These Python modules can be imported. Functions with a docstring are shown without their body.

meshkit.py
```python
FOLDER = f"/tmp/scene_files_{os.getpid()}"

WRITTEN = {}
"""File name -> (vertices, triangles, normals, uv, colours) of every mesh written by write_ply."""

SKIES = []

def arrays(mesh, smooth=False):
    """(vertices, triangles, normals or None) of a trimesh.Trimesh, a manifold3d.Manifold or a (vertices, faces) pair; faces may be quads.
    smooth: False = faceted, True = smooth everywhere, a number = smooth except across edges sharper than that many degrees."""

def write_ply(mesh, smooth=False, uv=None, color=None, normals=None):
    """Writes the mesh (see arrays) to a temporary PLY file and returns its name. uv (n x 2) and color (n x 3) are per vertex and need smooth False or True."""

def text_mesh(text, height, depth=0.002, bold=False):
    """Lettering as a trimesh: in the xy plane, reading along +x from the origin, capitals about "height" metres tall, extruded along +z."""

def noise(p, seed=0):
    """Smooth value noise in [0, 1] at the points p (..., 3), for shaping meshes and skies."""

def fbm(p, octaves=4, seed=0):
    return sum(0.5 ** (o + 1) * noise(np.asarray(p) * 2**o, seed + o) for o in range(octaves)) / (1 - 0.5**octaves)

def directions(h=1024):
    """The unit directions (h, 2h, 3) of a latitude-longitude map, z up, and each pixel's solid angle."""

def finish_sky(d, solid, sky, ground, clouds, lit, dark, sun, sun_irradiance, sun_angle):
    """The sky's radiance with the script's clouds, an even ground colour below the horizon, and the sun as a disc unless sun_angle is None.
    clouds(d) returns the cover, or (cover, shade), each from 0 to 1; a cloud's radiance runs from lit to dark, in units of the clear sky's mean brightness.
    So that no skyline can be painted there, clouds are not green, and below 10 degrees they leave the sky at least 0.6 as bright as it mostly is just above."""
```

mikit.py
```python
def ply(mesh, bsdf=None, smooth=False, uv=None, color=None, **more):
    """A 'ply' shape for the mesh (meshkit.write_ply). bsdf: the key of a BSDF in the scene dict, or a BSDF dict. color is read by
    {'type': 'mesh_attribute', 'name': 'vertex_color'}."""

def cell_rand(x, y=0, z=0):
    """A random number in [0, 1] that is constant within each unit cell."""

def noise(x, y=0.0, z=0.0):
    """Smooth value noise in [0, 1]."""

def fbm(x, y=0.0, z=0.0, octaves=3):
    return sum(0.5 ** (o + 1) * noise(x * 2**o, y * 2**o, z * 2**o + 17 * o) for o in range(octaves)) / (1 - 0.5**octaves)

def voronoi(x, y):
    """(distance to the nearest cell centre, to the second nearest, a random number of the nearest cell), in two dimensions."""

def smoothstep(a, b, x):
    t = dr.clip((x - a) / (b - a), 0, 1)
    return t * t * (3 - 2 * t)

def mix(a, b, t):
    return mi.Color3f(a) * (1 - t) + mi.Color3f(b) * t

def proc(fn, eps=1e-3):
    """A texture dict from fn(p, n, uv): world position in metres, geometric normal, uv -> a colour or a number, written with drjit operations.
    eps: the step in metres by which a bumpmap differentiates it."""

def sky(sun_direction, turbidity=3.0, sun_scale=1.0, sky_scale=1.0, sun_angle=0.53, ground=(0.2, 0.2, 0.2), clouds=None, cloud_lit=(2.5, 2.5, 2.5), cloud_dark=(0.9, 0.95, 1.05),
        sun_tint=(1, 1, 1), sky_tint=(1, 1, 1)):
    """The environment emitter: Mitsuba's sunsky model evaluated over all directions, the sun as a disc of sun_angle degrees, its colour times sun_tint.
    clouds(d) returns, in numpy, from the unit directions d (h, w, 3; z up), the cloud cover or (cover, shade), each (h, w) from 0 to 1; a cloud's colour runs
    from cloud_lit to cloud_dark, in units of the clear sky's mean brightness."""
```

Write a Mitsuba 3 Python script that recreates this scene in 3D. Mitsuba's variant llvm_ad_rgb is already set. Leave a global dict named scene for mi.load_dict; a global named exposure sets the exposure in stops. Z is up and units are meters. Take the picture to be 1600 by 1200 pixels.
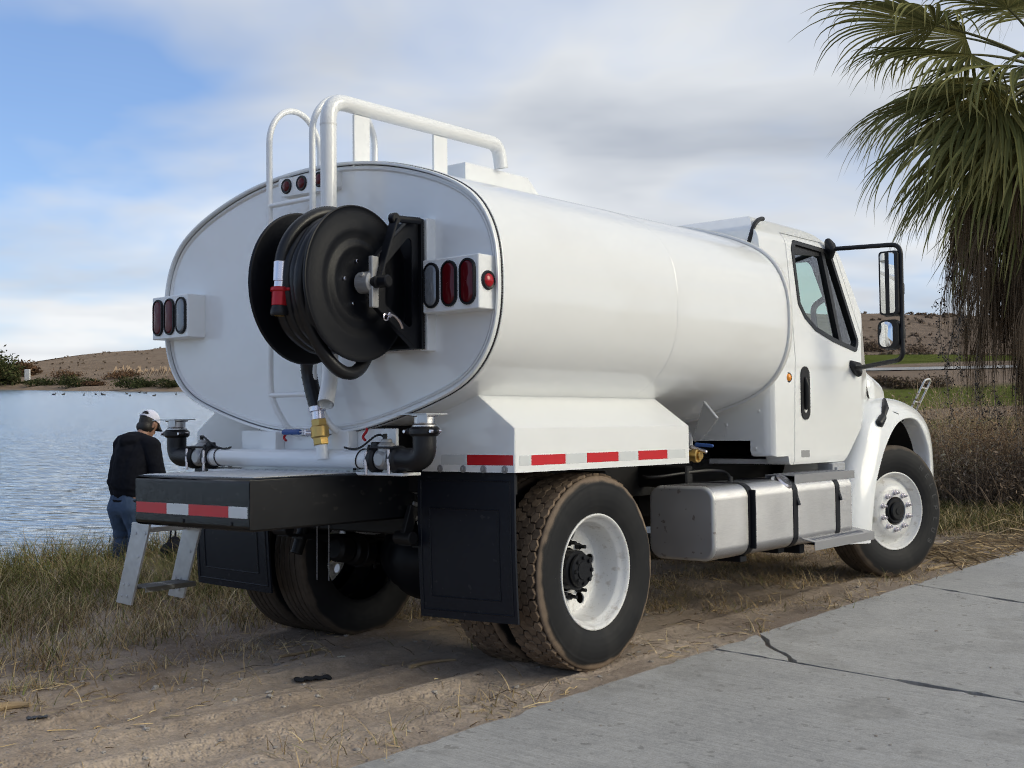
import math, random
import numpy as np, trimesh, mitsuba as mi, drjit as dr
import manifold3d as m3
from manifold3d import Manifold, CrossSection
from scipy.interpolate import CubicSpline
import mikit, meshkit
from mikit import proc, noise, fbm, smoothstep, mix

rng = np.random.default_rng(7)
random.seed(7)
ST = mi.ScalarTransform4f
scene, labels = {}, {}

# ---------------------------------------------------------------- camera, sky, exposure
CAM_Z = 1.53
scene['camera'] = {'type': 'perspective', 'fov': 2 * math.degrees(math.atan(800 / 1864.0)), 'fov_axis': 'x', 'near_clip': 0.1, 'far_clip': 6000.0,
                   'to_world': ST().look_at(origin=[0, 0, CAM_Z], target=[0, 10, CAM_Z - 10 * 8 / 1864.0], up=[0, 0, 1])}
exposure = 2.6
SUN = np.array([0.90, -0.28, 0.46])


def cloud_cover(d):
    az = np.degrees(np.arctan2(d[..., 0], d[..., 1]))
    el = np.degrees(np.arcsin(np.clip(d[..., 2], -1, 1)))
    # a layer of cloud seen in perspective: project on a plane overhead
    k = 1.0 / (d[..., 2] + 0.12)
    p = np.stack([d[..., 0] * k * 0.9, d[..., 1] * k * 0.55, np.zeros_like(az)], -1)
    w = meshkit.fbm(p * 1.1 + 31.7, 4, 3)
    q = p + 0.55 * np.stack([w, meshkit.fbm(p * 1.3 + 9.1, 3, 5), w * 0], -1)
    a = meshkit.fbm(q * np.array([1.5, 2.0, 1]) + 4.2, 6, 11)
    b = meshkit.fbm(q * np.array([4.5, 6.0, 1]) + 14.2, 5, 23)
    # the blue opening stands in the upper left of the view, the sky thickens to the right
    blue = np.exp(-((az + 23) / 11.5) ** 2 - ((el - 12.5) / 5.8) ** 2) + 0.15 * np.exp(-((az + 24) / 12.0) ** 2 - ((el - 7) / 2.6) ** 2)
    open_ = np.exp(-((((az + 128 + 180) % 360) - 180) / 68.0) ** 2) * (0.75 + 0.5 * (a - 0.3))   # the clear side of the sky lies to the left and behind
    cover = 0.93 + 1.7 * (a - 0.5) + 0.85 * (b - 0.5) - 0.92 * blue - 0.90 * open_
    low = np.exp(-((el - 1) / 4.0) ** 2)
    cover = np.clip(cover + 0.05 * low, 0.08, 1.0)
    c = meshkit.fbm(q * np.array([0.9, 2.4, 1]) + 51.2, 5, 37)
    right = 1 / (1 + np.exp(-(az - 2) / 5.0)) / (1 + np.exp(-(el - 10) / 2.2)) * np.exp(-((az - 25) / 55.0) ** 2)
    shade = np.clip(0.38 + 1.9 * (c - 0.5) + 0.6 * (b - 0.5) + 0.36 * right - 0.05 * low, 0, 1)
    return cover, shade


scene['sky'] = mikit.sky(SUN.tolist(), turbidity=3.0, sun_scale=0.27, sky_scale=1.0, sun_angle=34, ground=(0.2, 0.18, 0.15), clouds=cloud_cover,
                         cloud_lit=(2.53, 2.60, 2.66), cloud_dark=(1.29, 1.42, 1.64), sun_tint=(0.93, 1.10, 1.33), sky_tint=(0.61, 0.70, 0.93))

# ---------------------------------------------------------------- frames
# the truck stands on a bank that falls to the lake: its own frame (x forward, y left, z up) in the world
TRUCK = np.eye(4)
TRUCK[:3, :3] = [[0.64511, -0.764, -0.01189], [0.76373, 0.64425, 0.04082], [-0.02353, -0.03542, 0.9991]]
TRUCK[:3, 3] = [-0.4507, 6.9614, -1.5503 + CAM_Z]
CUR = {'m': np.eye(4)}


def as_tm(mesh):
    if hasattr(mesh, 'to_mesh'):
        m = mesh.to_mesh()
        return trimesh.Trimesh(np.array(m.vert_properties[:, :3]), np.array(m.tri_verts), process=False)
    if isinstance(mesh, tuple) and isinstance(mesh[0], np.ndarray):
        v, f = np.asarray(mesh[0], float), np.asarray(mesh[1], int)
        if f.shape[1] == 4:
            f = np.vstack([f[:, [0, 1, 2]], f[:, [0, 2, 3]]])
        return trimesh.Trimesh(v, f, process=False)
    if isinstance(mesh, (tuple, list)):
        return trimesh.util.concatenate([as_tm(x) for x in mesh])
    return mesh


def numbered(key):
    k, i = key, 0
    while k in scene or k in labels:
        i += 1
        k = f'{key}_{i:03d}'
    return k


GROUPS = set()


def part(parent, name):
    """a key for a part that is made of several shapes"""
    k, i = f'{parent}__{name}', 0
    while k in GROUPS or k in scene:
        i += 1
        k = f'{parent}__{name}_{i:03d}'
    GROUPS.add(k)
    return k


def add(key, mesh, bsdf, smooth=32, m=None, color=None, uv=None):
    key = numbered(key)
    t = as_tm(mesh)
    mm = CUR['m'] if m is None else CUR['m'] @ m
    t = t.copy()
    t.apply_transform(mm)
    scene[key] = mikit.ply(t, bsdf, smooth=smooth, color=color, uv=uv)
    return key


def tag(key, label=None, category=None, group=None, kind=None):
    d = labels.setdefault(key, {})
    for k, v in dict(label=label, category=category, group=group, kind=kind).items():
        if v:
            d[k] = v


def Tm(x=0, y=0, z=0):
    return trimesh.transformations.translation_matrix([x, y, z])


def Rm(deg, axis, point=None):
    return trimesh.transformations.rotation_matrix(math.radians(deg), axis, point)


def place_dict(key, shape, mat):
    """a copy of a mesh under another matrix"""
    scene[numbered(key)] = {**shape, 'to_world': ST(np.asarray(mat, float))}


# ---------------------------------------------------------------- mesh helpers
def rbox(x0, x1, y0, y1, z0, z1, r=0.006):
    x0, x1 = min(x0, x1), max(x0, x1)
    y0, y1 = min(y0, y1), max(y0, y1)
    z0, z1 = min(z0, z1), max(z0, z1)
    r = min(r, 0.45 * min(x1 - x0, y1 - y0, z1 - z0))
    p = []
    for sx, X in ((1, x0), (-1, x1)):
        for sy, Y in ((1, y0), (-1, y1)):
            for sz, Z in ((1, z0), (-1, z1)):
                p += [[X + sx * r, Y + sy * r, Z], [X + sx * r, Y, Z + sz * r], [X, Y + sy * r, Z + sz * r]]
    return Manifold.hull_points(np.array(p))


def ball(p, r, n=16):
    return Manifold.sphere(r, n).translate(list(map(float, p)))


def hull(points, n=16):
    return Manifold.batch_hull([ball(p[:3], p[3], n) for p in points])


def beam(a, b, w, t, up=(0, 0, 1)):
    """a bar of section w (along up x dir) by t between two points"""
    a, b = np.array(a, float), np.array(b, float)
    d = b - a
    L = np.linalg.norm(d)
    d /= L
    s = np.cross(up, d)
    s /= np.linalg.norm(s)
    u = np.cross(d, s)
    bx = as_tm(rbox(0, L, -w / 2, w / 2, -t / 2, t / 2, 0.003))
    M = np.eye(4)
    M[:3, 0], M[:3, 1], M[:3, 2], M[:3, 3] = d, s, u, a
    bx.apply_transform(M)
    return bx


def fillet(pts, r, n=8):
    pts = [np.array(p, float) for p in pts]
    out = [pts[0]]
    for i in range(1, len(pts) - 1):
        a, b, c = pts[i - 1], pts[i], pts[i + 1]
        u, v = (a - b), (c - b)
        lu, lv = np.linalg.norm(u), np.linalg.norm(v)
        k = min(r, lu * 0.49, lv * 0.49)
        p, q = b + u / lu * k, b + v / lv * k
        for t in np.linspace(0, 1, n):
            out.append((1 - t) ** 2 * p + 2 * t * (1 - t) * b + t * t * q)
    out.append(pts[-1])
    return np.array(out)


def spline(pts, n=40):
    pts = np.array(pts, float)
    t = np.r_[0, np.cumsum(np.linalg.norm(np.diff(pts, axis=0), axis=1))]
    return CubicSpline(t, pts)(np.linspace(0, t[-1], n))


def tube(path, r, n=14, caps=True):
    path = np.asarray(path, float)
    keep = np.r_[True, np.linalg.norm(np.diff(path, axis=0), axis=1) > 1e-6]
    path = path[keep]
    m = len(path)
    rad = np.broadcast_to(np.asarray(r, float), (len(keep),))[keep] if np.ndim(r) else np.full(m, r)
    tan = np.gradient(path, axis=0)
    tan /= np.linalg.norm(tan, axis=1, keepdims=True)
    u = np.cross(tan[0], [0, 0, 1] if abs(tan[0][2]) < 0.9 else [1, 0, 0])
    u /= np.linalg.norm(u)
    ang = np.linspace(0, 2 * np.pi, n, endpoint=False)
    V = []
    for i in range(m):
        u = u - tan[i] * (u @ tan[i])
        u /= np.linalg.norm(u)
        w = np.cross(tan[i], u)
        V.append(path[i] + rad[i] * (np.cos(ang)[:, None] * u + np.sin(ang)[:, None] * w))
    V = np.vstack(V)
    F = []
    for i in range(m - 1):
        for j in range(n):
            a, b = i * n + j, i * n + (j + 1) % n
            F += [[a, b, b + n], [a, b + n, a + n]]
    if caps:
        V = np.vstack([V, path[:1], path[-1:]])
        for j in range(n):
            F += [[(j + 1) % n, j, m * n], [(m - 1) * n + j, (m - 1) * n + (j + 1) % n, m * n + 1]]
    return trimesh.Trimesh(V, np.array(F), process=False)


AX = {'x': np.array([[0, 0, 1], [1, 0, 0], [0, 1, 0.0]]), 'y': np.array([[0, 1, 0], [0, 0, 1], [1, 0, 0.0]]), 'z': np.eye(3)}


def revolve(profile, axis='y', n=64):
    """profile: (radius, height along the axis), open or closed"""
    P = np.array(profile, float)
    ang = np.linspace(0, 2 * np.pi, n, endpoint=False)
    V = np.stack([P[None, :, 0] * np.cos(ang)[:, None], P[None, :, 0] * np.sin(ang)[:, None], np.broadcast_to(P[None, :, 1], (n, len(P)))], -1)
    F = []
    k = len(P)
    for i in range(n):
        j = (i + 1) % n
        for a in range(k - 1):
            F += [[i * k + a, j * k + a, j * k + a + 1], [i * k + a, j * k + a + 1, i * k + a + 1]]
    V = V.reshape(-1, 3) @ AX[axis].T
    return trimesh.Trimesh(V, np.array(F), process=False)


def cyl(p0, p1, r, n=24, bevel=0.0):
    p0, p1 = np.array(p0, float), np.array(p1, float)
    L = np.linalg.norm(p1 - p0)
    b = min(bevel, 0.4 * L, 0.4 * r)
    prof = [(1e-5, 0), (r - b, 0), (r, b), (r, L - b), (r - b, L), (1e-5, L)] if b > 0 else [(1e-5, 0), (r, 0), (r, L), (1e-5, L)]
    t = revolve(prof, 'z', n)
    d = (p1 - p0) / L
    M = np.eye(4)
    M[:3, :3] = trimesh.geometry.align_vectors([0, 0, 1], d)[:3, :3]
    M[:3, 3] = p0
    t.apply_transform(M)
    return t


def prism(pts, axis, a, b):
    """2-D polygon extruded along an axis. axis y: points are (x, z); axis x: (y, z); axis z: (x, y)"""
    pts = np.array(pts, float)
    if abs(b - a) < 1e-9:
        raise ValueError
    lo, hi = min(a, b), max(a, b)
    if (np.roll(pts, -1, 0)[:, 0] * pts[:, 1] - pts[:, 0] * np.roll(pts, -1, 0)[:, 1]).sum() > 0:
        pts = pts[::-1]
    m = CrossSection([pts]).extrude(hi - lo)
    return orient(m, axis, lo)


def orient(m, axis, lo):
    """from (2-D, height) to the truck's axes"""
    if axis == 'z':
        return m.translate([0, 0, lo])
    if axis == 'x':  # (u, v, h) -> (h, u, v)
        return m.transform(np.array([[0, 0, 1, lo], [1, 0, 0, 0], [0, 1, 0, 0]], float))
    return m.transform(np.array([[1, 0, 0, 0], [0, 0, 1, lo], [0, 1, 0, 0]], float))


def cs(pts, r=0.0):
    """rounded cross section"""
    pts = np.array(pts, float)
    if (pts[:, 0] * np.roll(pts, -1, 0)[:, 1] - np.roll(pts, -1, 0)[:, 0] * pts[:, 1]).sum() < 0:
        pts = pts[::-1]
    c = CrossSection([pts])
    if r > 0:
        c = c.offset(-r, m3.JoinType.Round, 2.0, 32).offset(r, m3.JoinType.Round, 2.0, 32)
    return c


def ext(c, axis, a, b):
    return orient(c.extrude(b - a), axis, a)


def stadium(cx, cy, w, h, n=12):
    r = w / 2
    t = np.linspace(0, np.pi, n)
    top = np.stack([cx + r * np.cos(t), cy + h / 2 - r + r * np.sin(t)], 1)
    bot = np.stack([cx - r * np.cos(t), cy - h / 2 + r - r * np.sin(t)], 1)
    return np.vstack([top, bot])


def grid_mesh(P):
    """P: (n, m, 3) points -> quads"""
    n, m = P.shape[:2]
    i = np.arange(n * m).reshape(n, m)
    a, b, c, d = i[:-1, :-1].ravel(), i[1:, :-1].ravel(), i[1:, 1:].ravel(), i[:-1, 1:].ravel()
    return trimesh.Trimesh(P.reshape(-1, 3), np.vstack([np.stack([a, b, c], 1), np.stack([a, c, d], 1)]), process=False)


# ---------------------------------------------------------------- materials
def rgb(*c):
    return {'type': 'rgb', 'value': list(c)}


def two(b):
    return {'type': 'twosided', 'bsdf': b}


def pri(color, rough=0.5, **k):
    c = color if isinstance(color, dict) else rgb(*color)
    return two({'type': 'principled', 'base_color': c, 'roughness': rough, **k})


VCOL = {'type': 'mesh_attribute', 'name': 'vertex_color'}


def white_fn(p, n, uv):
    g = fbm(p.x * 2.2, p.y * 2.2, p.z * 3.1, 4)
    f = noise(p.x * 60, p.y * 60, p.z * 60)
    return mix((0.81, 0.822, 0.82), (0.765, 0.768, 0.755), smoothstep(0.45, 0.8, g) * 0.6 + 0.12 * f)


scene['white_paint'] = two({'type': 'roughplastic', 'distribution': 'ggx', 'alpha': 0.018, 'int_ior': 1.58, 'nonlinear': False, 'diffuse_reflectance': proc(white_fn)})
scene['white_enamel'] = two({'type': 'roughplastic', 'distribution': 'ggx', 'alpha': 0.13, 'int_ior': 1.5, 'diffuse_reflectance': rgb(0.79, 0.79, 0.775)})
scene['rim_white'] = two({'type': 'roughplastic', 'distribution': 'ggx', 'alpha': 0.13, 'int_ior': 1.5, 'diffuse_reflectance': proc(lambda p, n, uv: mix((0.79, 0.79, 0.775), (0.42, 0.36, 0.30), smoothstep(0.56, 0.80, fbm(p.x * 26, p.y * 26, p.z * 26, 4)) * 0.55 + 0.35 * smoothstep(0.80, 0.86, noise(p.x * 150, p.y * 150, p.z * 150))))})
scene['black_paint'] = two({'type': 'roughplastic', 'distribution': 'ggx', 'alpha': 0.22, 'int_ior': 1.33, 'diffuse_reflectance': rgb(0.0055, 0.0065, 0.010)})
scene['gloss_black'] = two({'type': 'roughplastic', 'distribution': 'ggx', 'alpha': 0.075, 'int_ior': 1.45, 'diffuse_reflectance': proc(lambda p, n, uv: mix((0.0045, 0.005, 0.0065), (0.022, 0.020, 0.018), smoothstep(0.66, 0.78, fbm(p.x * 21, p.y * 21, p.z * 30, 4)) * 0.7))})
scene['black_plastic'] = pri((0.010, 0.0105, 0.0125), 0.48, specular=0.35)
scene['black_rubber'] = pri((0.010, 0.0105, 0.0125), 0.42, specular=0.35)
scene['flap_rubber'] = pri(proc(lambda p, n, uv: mix((0.0045, 0.0065, 0.0125), (0.020, 0.021, 0.025), smoothstep(0.6, 0.85, fbm(p.x * 6, p.y * 6, p.z * 5, 4)) * 0.35 + smoothstep(0.72, 0.80, fbm(p.x * 34, p.y * 34, p.z * 34, 3)) * 0.8)), 0.45, specular=0.3)
scene['hose_rubber'] = pri((0.008, 0.0085, 0.0105), 0.36, specular=0.4)
scene['tyre_rubber'] = pri(VCOL, 0.62, specular=0.2)
scene['chassis_black'] = pri((0.007, 0.007, 0.008), 0.5, specular=0.3)
scene['steel'] = two({'type': 'roughconductor', 'material': 'Al', 'alpha': 0.22, 'specular_reflectance': rgb(0.72, 0.72, 0.72)})


def brushed_fn(p, n, uv):
    return 0.55 + 0.25 * fbm(p.x * 5, p.y * 5, p.z * 3, 4) + 0.10 * noise(p.x * 30, p.y * 30, p.z * 260)


scene['brushed_aluminium'] = two({'type': 'roughconductor', 'material': 'Al', 'alpha': 0.30, 'specular_reflectance': proc(brushed_fn)})


def tank_end_fn(p, n, uv):
    d = smoothstep(0.70, 0.76, fbm(p.x * 26, p.y * 26, p.z * 24, 4))
    return mix((0.43, 0.43, 0.43), (0.14, 0.10, 0.085), d * 0.6) * (0.8 + 0.4 * fbm(p.x * 4, p.y * 4, p.z * 4, 3))


scene['dull_aluminium'] = pri(proc(tank_end_fn), 0.42, metallic=0.55)


def galv_fn(p, n, uv):
    return mix((0.42, 0.43, 0.45), (0.60, 0.61, 0.62), fbm(p.x * 26, p.y * 26, p.z * 26, 3))


scene['galvanised'] = pri(proc(galv_fn), 0.38, metallic=0.6)
scene['grey_steel'] = pri((0.27, 0.27, 0.28), 0.45, metallic=0.3)
scene['chrome'] = two({'type': 'roughconductor', 'material': 'Cr', 'alpha': 0.06})
scene['cast_grey'] = pri((0.36, 0.36, 0.36), 0.38, metallic=0.4)
scene['brass'] = pri((0.55, 0.36, 0.12), 0.30, metallic=0.9)
scene['red_lens'] = pri((0.085, 0.003, 0.006), 0.14, specular=0.35)
scene['red_bright'] = pri((0.36, 0.008, 0.014), 0.18, specular=0.5)
scene['clear_lens'] = pri((0.20, 0.215, 0.235), 0.14, specular=0.5, metallic=0.2)
scene['amber_lens'] = pri((0.72, 0.26, 0.02), 0.2, clearcoat=1.0)
scene['tape_red'] = pri((0.50, 0.012, 0.018), 0.3)
scene['tape_white'] = pri((0.58, 0.60, 0.60), 0.3)
scene['blue_grip'] = pri((0.02, 0.07, 0.25), 0.4)
scene['red_fitting'] = pri((0.42, 0.012, 0.02), 0.32, metallic=0.35)
scene['window_glass'] = {'type': 'thindielectric', 'int_ior': 1.5, 'specular_transmittance': rgb(0.72, 0.86, 0.79)}
scene['mirror_glass'] = two({'type': 'conductor', 'material': 'Al', 'specular_reflectance': rgb(0.85, 0.88, 0.9)})
scene['cabin_trim'] = pri((0.035, 0.036, 0.04), 0.7)
scene['denim'] = pri(proc(lambda p, n, uv: mix((0.030, 0.055, 0.105), (0.058, 0.092, 0.155), fbm(p.x * 18, p.y * 18, p.z * 14, 4))), 0.85)
scene['black_cloth'] = pri(proc(lambda p, n, uv: mix((0.0045, 0.005, 0.0085), (0.010, 0.011, 0.016), fbm(p.x * 40, p.y * 40, p.z * 40, 3))), 0.9, specular=0.15)
scene['white_cloth'] = pri((0.62, 0.62, 0.72), 0.8)
scene['skin'] = pri((0.30, 0.165, 0.115), 0.55)
scene['hair'] = pri((0.015, 0.012, 0.010), 0.6)


def concrete_fn(p, n, uv):
    big = fbm(p.x * 0.9, p.y * 0.9, 3.0, 4)
    mid = fbm(p.x * 7, p.y * 7, 1.0, 4)
    # broom marks run across the path
    br = noise((p.x * 0.645 + p.y * 0.764) * 130, (p.x * 0.764 - p.y * 0.645) * 5, 2.0)
    grit = noise(p.x * 190, p.y * 190, 0.0)
    fine = fbm(p.x * 38, p.y * 38, 2.0, 3)
    c = mix((0.232, 0.228, 0.220), (0.315, 0.308, 0.292), smoothstep(0.25, 0.75, big * 0.5 + mid * 0.2 + fine * 0.3))
    spots = smoothstep(0.74, 0.82, fbm(p.x * 19, p.y * 19, 5.0, 3)) + 0.5 * smoothstep(0.60, 0.72, fbm(p.x * 2.4, p.y * 2.4, 15.0, 5))
    c = c * (0.78 + 0.20 * br + 0.26 * grit)
    return mix(c, (0.13, 0.122, 0.11), dr.clip(spots, 0, 1) * 0.5)


def concrete_h(p, n, uv):
    return noise((p.x * 0.645 + p.y * 0.764) * 130, (p.x * 0.764 - p.y * 0.645) * 5, 2.0) * 0.6 + 0.6 * noise(p.x * 170, p.y * 170, 0.0)


scene['concrete'] = two({'type': 'bumpmap', 'arbitrary': proc(concrete_h), 'scale': 0.0016, 'bsdf': {'type': 'principled', 'base_color': proc(concrete_fn), 'roughness': 0.82}})


def ground_fn(p, n, uv):
    big = fbm(p.x * 0.55, p.y * 0.55, 7.0, 4)
    mid = fbm(p.x * 3.1, p.y * 3.1, 2.0, 4)
    fine = fbm(p.x * 30, p.y * 30, 4.0, 3)
    grit = noise(p.x * 150, p.y * 150, 1.0)
    sand = mix((0.235, 0.185, 0.148), (0.40, 0.328, 0.262), smoothstep(0.28, 0.72, big * 0.5 + mid * 0.5))
    sand = sand * (0.70 + 0.34 * fine + 0.26 * grit)
    peb = smoothstep(0.86, 0.93, noise(p.x * 90, p.y * 90, 9.0))
    sand = mix(sand, (0.40, 0.36, 0.31), peb * 0.7)
    # far slopes: desert scrub in patches, mown grass on the golf course to the right
    scrub = mix((0.20, 0.145, 0.105), (0.30, 0.235, 0.18), fbm(p.x * 0.035, p.y * 0.05, p.z * 0.3, 5))
    dots = smoothstep(0.55, 0.75, fbm(p.x * 0.5, p.y * 0.5, p.z * 1.0, 4))
    scrub = mix(scrub, (0.15, 0.115, 0.085), dots * 0.6)
    far = smoothstep(24.0, 34.0, p.y)
    lawn = mix((0.068, 0.088, 0.020), (0.135, 0.15, 0.042), fbm(p.x * 0.22, p.y * 0.10, 3.0, 4))
    lawn = lawn * (0.75 + 0.5 * fbm(p.x * 3.0, p.y * 3.0, 3.0, 3))
    w = p.y + 14 * (fbm(p.x * 0.05, p.y * 0.03, 1.0, 3) - 0.5) - 0.35 * p.x
    bands = smoothstep(10.0, 13.0, w) * (1 - smoothstep(31.0, 33.0, w)) + smoothstep(42.0, 43.5, w) * (1 - smoothstep(52.0, 54.0, w)) + smoothstep(62.0, 64.0, w) * (1 - smoothstep(128.0, 134.0, w))
    bands = bands * smoothstep(4.0, 6.5, p.x - 0.02 * p.y)
    scrub = scrub * (0.82 + 0.36 * fbm(p.x * 1.3, p.y * 1.3, p.z * 2.0, 3))
    c = mix(sand, scrub, far)
    return mix(c, lawn, dr.clip(bands, 0, 1))


def ground_h(p, n, uv):
    return fbm(p.x * 24, p.y * 24, 4.0, 4) + 0.45 * noise(p.x * 120, p.y * 120, 1.0)


scene['soil'] = two({'type': 'bumpmap', 'arbitrary': proc(ground_h), 'scale': 0.02, 'bsdf': {'type': 'diffuse', 'reflectance': proc(ground_fn)}})


def water_h(p, n, uv):
    q = p.y + 0.25 * p.x
    a = fbm(p.x * 0.9 + 0.5 * noise(p.x * 0.3, p.y * 0.3), q * 2.6, 1.0, 4)
    b = noise(p.x * 3.5, q * 9.0, 6.0)
    gust = 0.45 + 1.0 * fbm(p.x * 0.03, p.y * 0.02, 2.0, 3)
    return (a + 0.22 * b) * gust


scene['lake_water'] = two({'type': 'bumpmap', 'arbitrary': proc(water_h, eps=0.01), 'scale': 0.055,
                           'bsdf': {'type': 'principled', 'base_color': rgb(0.14, 0.165, 0.178), 'roughness': 0.10, 'specular': 0.75}})
scene['blade'] = two({'type': 'diffuse', 'reflectance': VCOL})
scene['leaf'] = {'type': 'principledthin', 'base_color': VCOL, 'roughness': 0.42, 'diff_trans': 0.5, 'spec_trans': 0.0, 'eta': 1.45}
scene['bark'] = pri(proc(lambda p, n, uv: mix((0.07, 0.055, 0.04), (0.18, 0.15, 0.115), fbm(p.x * 14, p.y * 14, p.z * 5, 4))), 0.9)
scene['pebble'] = pri(proc(lambda p, n, uv: mix((0.16, 0.13, 0.11), (0.42, 0.39, 0.35), noise(p.x * 31, p.y * 31, p.z * 31))), 0.8)
scene['bush_leaf'] = two({'type': 'diffuse', 'reflectance': VCOL})

# ================================================================ the water truck
CUR['m'] = TRUCK
W = 'water_truck'
tag(W, 'white water tanker truck with black hose reel on its rear, parked beside the concrete path', 'truck')

# ---- tank
HALF = np.array([[0, 2.652], [0.33, 2.634], [0.60, 2.590], [0.80, 2.536], [1.03, 2.448], [1.19, 2.342], [1.277, 2.22], [1.316, 2.10], [1.327, 1.96], [1.318, 1.80],
                 [1.270, 1.65], [1.13, 1.492], [0.92, 1.397], [0.64, 1.316], [0.33, 1.254], [0, 1.236]])


def tank_section(off=0.0, n=120):
    full = np.vstack([HALF * [-1, 1], HALF[::-1][1:-1]])
    t = np.r_[0, np.cumsum(np.linalg.norm(np.diff(np.vstack([full, full[:1]]), axis=0), axis=1))]
    c = CubicSpline(t, np.vstack([full, full[:1]]), bc_type='periodic')
    tt = np.linspace(0, t[-1], n, endpoint=False)
    p, d = c(tt), c(tt, 1)
    nrm = np.stack([d[:, 1], -d[:, 0]], 1) / np.linalg.norm(d, axis=1, keepdims=True)
    if ((p - [0, 1.95]) * nrm).sum() < 0:
        nrm = -nrm
    return p + off * nrm


def section_loft(stations, n=120):
    """stations: (x, offset)"""
    P = []
    for x, o in stations:
        s = tank_section(o, n)
        s = np.vstack([s, s[:1]])
        P.append(np.column_stack([np.full(len(s), x), s]))
    g = grid_mesh(np.array(P))
    g.merge_vertices()
    return g


def dent(t, amp=0.0035):
    """plate is never dead flat"""
    v = t.vertices
    q = meshkit.fbm(v * [1.1, 1.6, 1.6] + 5.0, 3, 4) - 0.5
    c = v - np.array([0.5, 0, 1.95])
    c[:, 0] = 0
    c /= np.linalg.norm(c, axis=1, keepdims=True) + 1e-9
    t.vertices = v + c * (q * 2 * amp)[:, None]
    return t


tk = part(W, 'tank')
xs = [(-0.915, 0)] + [(x, 0) for x in np.linspace(-0.86, 0.588, 22)] + [(0.594, -0.0035), (0.600, 0)] + [(x, 0) for x in np.linspace(0.66, 1.92, 20)]
front = [(1.955, -0.006), (1.985, -0.022), (2.01, -0.05), (2.03, -0.10), (2.05, -0.2), (2.075, -0.38), (2.09, -0.52)]
add(f'{tk}__shell', dent(section_loft(xs + front)), 'white_paint', smooth=40)


def plate_of(section, x0, x1):
    return ext(CrossSection([section if True else section]), 'x', x0, x1)


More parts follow.
